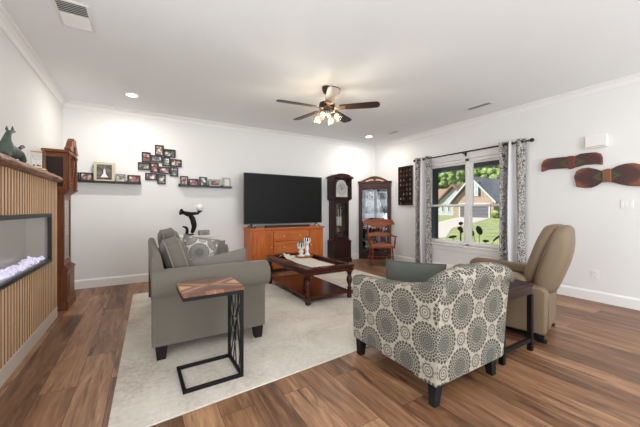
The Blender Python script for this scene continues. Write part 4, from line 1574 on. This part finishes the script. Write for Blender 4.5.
# wall plates and chime
def wall_plate(name, label, cat, u0, v0, u1, v1, kind):
    a, b = at(u0, v0, x=RW - .004), at(u1, v1, x=RW - .004)
    cy, cz = (a.y + b.y) / 2, (a.z + b.z) / 2
    w, h = abs(a.y - b.y), abs(a.z - b.z)
    o = thing(name, label, cat, (RW, cy, cz))
    if kind == 'chime':
        MB().box(-.045, -.001, -w / 2, w / 2, -h / 2, h / 2).build('cover', 'white_plastic', o, .006, 3)
        MB().box(-.0465, -.0455, -w / 2 + .02, w / 2 - .02, -h / 2 + .015, -h / 2 + .02).build('seam', 'grey_vent', o)
        return
    MB().box(-.006, -.001, -w / 2, w / 2, -h / 2, h / 2).build('plate', 'white_plastic', o, .002)
    if kind == 'switch':
        for i in range(3):
            y = -w / 2 + w * (i + .5) / 3
            MB().box(-.0095, -.0065, y - .013, y + .013, -.032, .032).build('rocker_switch', 'trim', o, .002)
    else:
        for z in (-.022, .022):
            s_ = MB().box(-.0085, -.0065, -.017, .017, z - .014, z + .014).build('socket', 'trim', o, .003)
            MB().box(-.0089, -.0086, -.008, -.005, z - .006, z + .007).box(-.0089, -.0086, .005, .008, z - .006, z + .007).build('slots', 'grey_vent', s_)


wall_plate('door_chime', 'white box-shaped door chime high on the right wall', 'door chime', 586, 137.5, 608, 146.5, 'chime')
wall_plate('light_switch', 'white three-gang light switch plate on the right wall', 'light switch', 620.5, 199.5, 633.5, 209, 'switch')
wall_plate('wall_outlet', 'white power outlet low on the right wall', 'outlet', 591, 269.5, 599, 279.5, 'outlet')

# ================================================================== CEILING
def downlight(label, x, y, e=13):
    o = thing('recessed_light', label, 'ceiling light', (x, y, HC), 0, 'recessed ceiling lights')
    MB().lathe([(.068, -.001), (.068, -.006), (.092, -.005), (.094, -.001)], n=28).build('trim_ring', 'white_plastic', o)
    MB().lathe([(.066, -.001), (.066, -.004), (.001, -.0045)], n=28).build('lens', 'downlight', o)
    l = bpy.data.lights.new('recessed_lamp', 'AREA')
    l.shape = 'DISK'; l.size = .13; l.energy = e; l.color = (1, .94, .85)
    lo = bpy.data.objects.new('recessed_lamp', l)
    COL.objects.link(lo)
    lo.location = (x, y, HC - .012)


downlight('lit recessed ceiling light nearest the left wall', -.133, 4.78)
downlight('lit recessed ceiling light near the corner cabinet', 4.16, 4.877)
for x, y in ((-.13, -.6), (4.16, -.6)):  # unseen ceiling lamps without fixtures, added out of view for overhead light
    l = light('added_rear_lamp', 'AREA', (x, y, HC - .012), 14, (1, .94, .85), shape='DISK', size=.13)


def vent(label, x, y, w, d, rot, n=9, split=False):
    o = thing('air_vent', label, 'air vent', (x, y, HC), rot)
    b = .022
    MB().box(-w, w, -d, -d + b, -.008, -.001).box(-w, w, d - b, d, -.008, -.001).box(-w, -w + b, -d + b, d - b, -.008, -.001).box(w - b, w, -d + b, d - b, -.008, -.001).build('frame', 'white_plastic', o, .002)
    MB().box(-w + b, w - b, -d + b, d - b, -.0025, -.001).build('duct_opening', plain('duct_dark', (84, 84, 84) if split else (140, 140, 140), .9), o)
    m = MB()
    for i in range(n):
        y_ = -d + b + (2 * d - 2 * b) * (i + .5) / n
        sg = -1 if (split and y_ > -.02) else 1
        T = Matrix.Translation((0, y_, -.009)) @ Matrix.Rotation(R_(38 * sg), 4, 'X')
        m.box(-w + b, w - b, -.009, .009, -.0007, .0007, T)
    m.build('louvers', 'white_plastic', o, smooth=0)
    if split:
        MB().box(-w + b, w - b, -.027, -.017, -.010, -.003).build('centre_bar', 'white_plastic', o)
    return o


vent('large white ceiling air vent near the left wall', -.475, 3.06, .115, .20, 0, 14, True)
vent('ceiling air vent in front of the window wall', 4.36, 2.58, .07, .19, 0, 6)
vent('small ceiling air vent near the corner cabinet', 4.36, 4.37, .06, .15, 0, 5)

FANP = Vector((2.022, 3.19, HC))
fan = thing('ceiling_fan', 'five-blade dark bronze ceiling fan with four lit frosted shades', 'ceiling fan', FANP)
MB().lathe([(.02, -.085), (.045, -.075), (.062, -.04), (.066, -.001)], n=28).build('canopy', 'bronze', fan)
MB().lathe([(.013, -.19), (.013, -.08)], n=14).build('downrod', 'bronze', fan)
MB().lathe([(.03, -.302), (.075, -.298), (.10, -.278), (.105, -.235), (.095, -.205), (.05, -.187), (.02, -.183)], n=32).build('motor_housing', 'bronze', fan)
MB().lathe([(.02, -.385), (.045, -.378), (.055, -.35), (.05, -.315), (.035, -.3025)], n=24).build('light_kit_hub', M['chrome'], fan)
for i in range(5):
    a = R_(29 + 72 * i)
    T = Matrix.Rotation(a, 4, 'Z') @ Matrix.Translation((0, 0, -.268)) @ Matrix.Rotation(R_(-11), 4, 'X')
    pl = [(.165, -.052), (.30, -.062), (.56, -.070), (.635, -.066), (.66, -.045), (.668, 0), (.66, .045), (.635, .066), (.56, .070), (.30, .062), (.165, .052)]
    b = MB().prism(pl, 'z', -.004, .004, None).build('blade', 'blade', fan, .002)
    b.matrix_local = T
    br_ = MB().prism([(.09, -.02), (.15, -.016), (.19, -.04), (.235, -.03), (.235, .03), (.19, .04), (.15, .016), (.09, .02)], 'z', -.0105, -.0045).build('blade_bracket', plain('bracket_bronze', (120, 96, 78), .35, .6), b, .002)
for i in range(4):
    a = R_(35 + 90 * i)
    d = Vector((math.cos(a), math.sin(a), 0))
    c = d * .118 + Vector((0, 0, -.362))
    MB().tube([d * .04 + Vector((0, 0, -.345)), d * .08 + Vector((0, 0, -.325)), c + Vector((0, 0, .03)) - d * .01], .008, 8).build('lamp_arm', M['chrome'], fan)
    T = Matrix.Translation(c) @ d.to_track_quat('X', 'Z').to_matrix().to_4x4() @ Matrix.Rotation(R_(-28), 4, 'Y')
    sh = MB().lathe([(.020, .032), (.026, .02), (.040, -.008), (.050, -.04), (.056, -.075), (.053, -.075), (.047, -.04), (.037, -.008), (.023, .018)], (0, 0, 0), 20, T).build('lamp_shade', glass_mat('frosted_shade', (1, .93, .82, 1), .3), fan)
    MB().sphere(T @ Vector((0, 0, -.032)), .029, 14).build('bulb', 'bulb', sh)
    p = T @ Vector((0, 0, -.10))
    l = light('fan_lamp', 'POINT', FANP + p, 3.6, (1, .92, .82), shadow_soft_size=.04)

# ================================================================== OUTSIDE THE WINDOW
GZ = -.32
M['lawn'] = None
k = NT('lawn_grass')
f = k.noise(k.co(), 1.2, 6, .7)
M['lawn'] = k.done(k.ramp(f, [(.35, lin((132, 146, 100))), (.6, lin((172, 182, 132)))]), 1, 0, .1)
M['concrete'] = plain('pale_concrete', (206, 202, 194), .9, 0, .05, 2)
M['slate_paint'] = plain('slate_porch_paint', (58, 70, 80), .6)
def brick_mat():
    k = NT('tan_brick')
    br = k.n('TexBrick')
    sep = k.n('SeparateXYZ'); cb = k.n('CombineXYZ')
    k.t.links.new(k.co(), sep.inputs[0])
    k.put(cb.inputs[0], k.math('ADD', sep.outputs[0], sep.outputs[1])); k.put(cb.inputs[1], sep.outputs[2])
    k.t.links.new(cb.outputs[0], br.inputs[0])
    br.inputs['Color1'].default_value = lin((168, 136, 118)); br.inputs['Color2'].default_value = lin((196, 164, 144)); br.inputs['Mortar'].default_value = lin((206, 196, 186))
    br.inputs['Scale'].default_value = 1; br.inputs['Brick Width'].default_value = .3; br.inputs['Row Height'].default_value = .1; br.inputs['Mortar Size'].default_value = .012
    return k.done(br.outputs[0], .9)


M['brick'] = brick_mat()
M['roof_grey'] = plain('grey_shingles', (150, 155, 164), .9, 0, .1, 3)
M['roof_brown'] = plain('brown_shingles', (164, 134, 120), .9, 0, .12, 3)
M['siding'] = plain('pale_blue_siding', (200, 208, 216), .8, 0, .03, 2)
M['garage'] = plain('grey_garage_door', (112, 116, 124), .6, 0, .03, 2)


def gz(x):
    return -.36 + max(0, min(1, (x - 10) / 28)) * .44


struct(MB().prism([(RW + .16, -.36), (10, -.36), (38, .08), (140, .08), (140, -.8), (RW + .16, -.8)], 'y', -40, 140).build('lawn', 'lawn', smooth=0))
struct(box('porch_floor', 'concrete', None, (RW + .16, 7.3, -1, 9, -.359, -.06), smooth=0))
struct(box('porch_beam', 'slate_paint', None, (6.92, 7.10, -1, 9, 2.19, 2.55), smooth=0))
struct(box('porch_roof', 'trim', None, (RW + .16, 7.3, -1, 9, 2.552, 2.68), smooth=0))
struct(box('porch_column', 'slate_paint', None, (6.94, 7.08, 5.345, 5.51, -.059, 2.189), .006))
struct(box('porch_column', 'slate_paint', None, (6.94, 7.08, 1.6, 1.76, -.059, 2.189), .006))

HX = 38.0


def hp(u, v):
    p = at(u, v, x=HX)
    return p.y, p.z


# driveway sweeping from the garage towards the left, and the pavement in front


def gp(u, v):
    x = 20.0
    for i in range(30):
        p = at(u, v, z=gz(x))
        x = .5 * x + .5 * p.x
    return (p.x, p.y, gz(p.x) + .02)


GH = .08
yg0, yg1 = hp(458.5, 210)[0], hp(490, 210)[0]
Lf = [(HX - .1, yg0, GH + .02), gp(437, 222.5), gp(431, 228), gp(430, 238)]
Rt = [(HX - .1, yg1, GH + .02), gp(474, 223.0), gp(452, 228.5), gp(446, 238)]
m = MB()
for i in range(3):
    q4 = [Lf[i], Rt[i], Rt[i + 1], Lf[i + 1]]
    m.hexa([(a, b, c - .015) for a, b, c in q4], q4)
struct(m.build('driveway', 'concrete', smooth=0))
struct(box('sidewalk', 'concrete', None, (8.4, 9.9, -8, 12, -.359, -.335), smooth=0))
GZ = GH + .001

# brick house with a gable over the garage
pk = hp(472.3, 178)
lf = hp(451.5, 202)
rt = hp(496, 201.5)
h1 = thing('brick_house', 'tan brick house with grey garage door and grey roof, seen through the window', 'house', (HX, pk[0], GZ))


def hl_(p):
    return (p[0] - pk[0], p[1] - GZ)


ev = hl_(lf)[1]
yl, yr = hl_(lf)[0] - .3, hl_(rt)[0] + .3
pz = hl_(pk)[1]
MB().prism([(yl, .03), (yr, .03), (yr, ev), (0, pz - .3), (yl, ev)], 'x', 0, 9).build('gable_wing', 'brick', h1, smooth=0)
m = MB()
for y0, z0, y1, z1 in ((yl + .5, ev - .30, 0, pz), (yr - .5, ev - .30, 0, pz)):
    m.prism([(y0, z0), (y1, z1), (y1, z1 + .22), (y0, z0 + .22)], 'x', -.4, 9.5)
m.build('gable_roof', 'roof_grey', h1, smooth=0)
m = MB()
for y0, z0, y1, z1 in ((yl + .5, ev - .30, 0, pz), (yr - .5, ev - .30, 0, pz)):
    m.prism([(y0, z0 - .06), (y1, z1 - .06), (y1, z1 + .2), (y0, z0 + .2)], 'x', -.46, -.405)
m.build('rake_board', 'trim', h1, smooth=0)
MB().box(3, 11, yr - 12, yr - .05, .03, ev).build('main_wall', 'brick', h1, smooth=0)
MB().prism([(2.2, ev - .1), (7, pz + .5), (11.8, ev - .1)], 'y', yr - 12.5, -.1).build('main_roof', 'roof_grey', h1, smooth=0)
g0, g1 = hp(460.5, 210)[0] - pk[0], hp(489, 210)[0] - pk[0]
gt = hl_(hp(474, 204.3))[1]
gd = MB().box(-.08, .02, g1, g0, .04, gt).build('garage_door', 'garage', h1, smooth=0)
m = MB()
for i in range(1, 4):
    m.box(-.09, -.081, g1, g0, .04 + (gt - .04) * i / 4 - .02, .04 + (gt - .04) * i / 4 + .02)
m.build('panel_joint', 'slate_paint', gd, smooth=0)
MB().box(-.1, .01, g1 - .15, g1, .04, gt + .15).box(-.1, .01, g0, g0 + .15, .04, gt + .15).box(-.1, .01, g1, g0, gt, gt + .15).build('garage_trim', 'trim', h1, smooth=0)
wl, wr = hl_(hp(474.2, 182.5)), hl_(hp(478.2, 196))
wn = MB().box(-.06, .02, wr[0], wl[0], wr[1], wl[1]).build('gable_window', 'trim', h1, smooth=0)
MB().box(-.07, -.061, wr[0] + .12, wl[0] - .12, wr[1] + .12, wl[1] - .12).build('pane', plain('pane_sky_paint', (190, 206, 222), .2), wn, smooth=0)  # reflected sky put into the pane as a flat pale blue
for y0 in (wr[0] - .32, wl[0] + .02):
    MB().box(-.05, .02, y0, y0 + .3, wr[1], wl[1]).build('shutter', 'slate_paint', h1, smooth=0)

# blue house beyond
X2 = 46.0


def h2p(u, v):
    p = at(u, v, x=X2)
    return p.y, p.z


c2 = h2p(453.5, 187)
h2 = thing('blue_house', 'pale blue sided house with brown roof, left of the brick house', 'house', (X2, c2[0], GZ))
q2 = lambda u, v: (h2p(u, v)[0] - c2[0], h2p(u, v)[1] - GZ)
ea = q2(440, 201)
eb = (-ea[0], ea[1])
MB().prism([(ea[0], .03), (eb[0], .03), (eb[0], ea[1]), (0, q2(453.5, 188)[1]), (ea[0], ea[1])], 'x', 0, 10).build('gable_wall', 'siding', h2, smooth=0)
m = MB()
zt = q2(453.5, 186)[1]
for y0 in (ea[0] + .5, eb[0] - .5):
    m.prism([(y0, ea[1] - .3), (0, zt), (0, zt + .3), (y0, ea[1])], 'x', -.5, 10.4)
m.build('gable_roof', 'roof_brown', h2, smooth=0)
MB().box(2.5, 9.5, ea[0] + .05, ea[0] + 14, .03, ea[1]).build('main_wall', 'siding', h2, smooth=0)
MB().prism([(1.8, ea[1] - .2), (6, zt + .1), (10.2, ea[1] - .2)], 'y', .2, ea[0] + 14.5).build('main_roof', 'roof_brown', h2, smooth=0)
e_ = q2(446, 207)
for u in (443, 449):
    p0, p1 = q2(u - 1.4, 204), q2(u + 1.4, 212)
    f = MB().box(-.06, -.001, p1[0], p0[0], p1[1], p0[1]).build('window', 'trim', h2, smooth=0)
    MB().box(-.07, -.061, p1[0] + .12, p0[0] - .12, p1[1] + .12, p0[1] - .12).build('pane', M['garage'], f, smooth=0)

# trees
k = NT('leafy_green')
f = k.noise(k.co(), 2.4, 6, .8)
M['leaf'] = k.done(k.ramp(f, [(.36, lin((70, 100, 50))), (.48, lin((124, 156, 84))), (.6, lin((186, 204, 136)))]), .9, 0, .2)
M['bark'] = plain('tree_bark', (92, 78, 66), .95, 0, .2, 6)


def tree(label, x, u, vtop, r, seed):
    p = at(u, vtop, x=x)
    h = p.z - GZ
    o = thing('leafy_tree', label, 'tree', (x, p.y, GZ + .001), 0, None)
    rn_ = random.Random(seed)
    MB().tube([(0, 0, 0), (.1, 0, h * .3), (0, .1, h * .6)], [.35, .26, .14], 8).build('trunk', 'bark', o)
    m = MB()
    for i in range(110):
        a, b_ = rn_.uniform(0, 2 * PI), rn_.uniform(-.9, 1)
        rr = r * rn_.uniform(.55, .95)
        c = Vector((rr * math.cos(a) * math.sqrt(1 - b_ * b_ * .8), rr * math.sin(a) * math.sqrt(1 - b_ * b_ * .8), h * .62 + b_ * h * .32))
        n0 = len(m.v)
        m.sphere(c, rn_.uniform(.12, .24) * r, 10)
        for i_ in range(n0, len(m.v)):
            v = m.v[i_]
            d = v - c
            m.v[i_] = c + d * (1 + .45 * noise.noise(v * 2.2 + Vector((seed, 0, 0))))
    m.build('crown', 'leaf', o, smooth=80)


tree('broad green tree behind the pale blue house, at the left of the window', 60, 438, 171, 4.3, 1)
tree('green tree rising between the blue house and the brick house', 80, 457, 166, 5.0, 2)
tree('green tree directly behind the gable of the brick house', 100, 476, 162, 6.2, 3)
tree('green tree behind the right end of the brick house roof', 62, 494, 160, 4.4, 4)
tree('green tree farthest right behind the brick house', 86, 512, 162, 5.0, 5)

# round shrub by the garage and the dark paddles just outside the window
sp = at(496, 212, x=HX - .8)
sh = thing('round_shrub', 'green clipped shrub beside the garage of the brick house', 'shrub', (HX - .9, sp.y, GZ + .001))
m = MB().sphere((0, 0, .5), .5, 14)
m.v = [v * (1 + .14 * noise.noise(v * 4)) if v.z > .1 else v for v in m.v]
m.build('foliage', 'leaf', sh)

M['dark_leaf'] = plain('dark_leaf_paddle', (34, 40, 40), .5, 0, .1)


def paddle_plant(label, pts, base):
    X = 6.1
    b = at(base[0], base[1], x=X)
    o = thing('paddle_plant', label, 'plant', (X, b.y, -.06))
    MB().lathe([(.09, 0), (.12, .02), (.14, .2), (.12, .2), (.11, .19)], n=18).build('pot', 'slate_paint', o)
    for (u, v, ln, wd, ang) in pts:
        c = at(u, v, x=X)
        y, z = c.y - b.y, c.z + .06
        MB().tube([(0, 0, .19), (.02, y * .4, max(.22, z * .6)), (0, y, z)], .006, 6).build('stalk', 'dark_leaf', o)
        N = 16
        pl = [(math.cos(2 * PI * i / N) * ln / 2, math.sin(2 * PI * i / N) * wd / 2) for i in range(N)]
        a = R_(ang)
        pl = [(-(px * math.cos(a) - pz_ * math.sin(a)), px * math.sin(a) + pz_ * math.cos(a)) for px, pz_ in pl]
        MB().prism([(y + px, z + pz_) for px, pz_ in pl], 'x', -.008, .008).build('leaf', 'dark_leaf', o, .006, 3)


paddle_plant('dark paddle-leaved plant outside the left window panes', [(460.8, 223.5, .11, .075, 10), (460.2, 228.8, .13, .10, -20), (461.5, 231.6, .1, .06, 20), (452.5, 236.8, .22, .06, 12)], (459.5, 242))
paddle_plant('dark paddle-leaved plant outside the right window panes', [(479.2, 230.3, .20, .13, 115), (472.8, 233, .12, .06, 100), (497.4, 237.6, .24, .04, 40), (486, 241, .14, .05, 5)], (478.5, 244))

# repeats that belong together
for o in list(COL.objects):
    if o.parent is None and 'label' in o and 'group' not in o:
        g = {'framed_photo': 'framed photos on the wall ledges', 'throw_pillow': 'throw pillows on the sofa', 'window_curtain': 'curtains at the window',
             'picture_ledge': 'picture ledges on the back wall', 'leafy_tree': 'trees behind the houses', 'candle_holder': 'candle holders on the round tray',
             'grandfather_clock': 'grandfather clocks', 'carved_propeller': 'carved propellers on the right wall', 'air_vent': 'ceiling air vents',
             'paddle_plant': 'plants outside the window'}.get(o.name.split('.')[0])
        if g and 'curio' not in o['label'] and 'armchair' not in o['label']:
            o['group'] = g
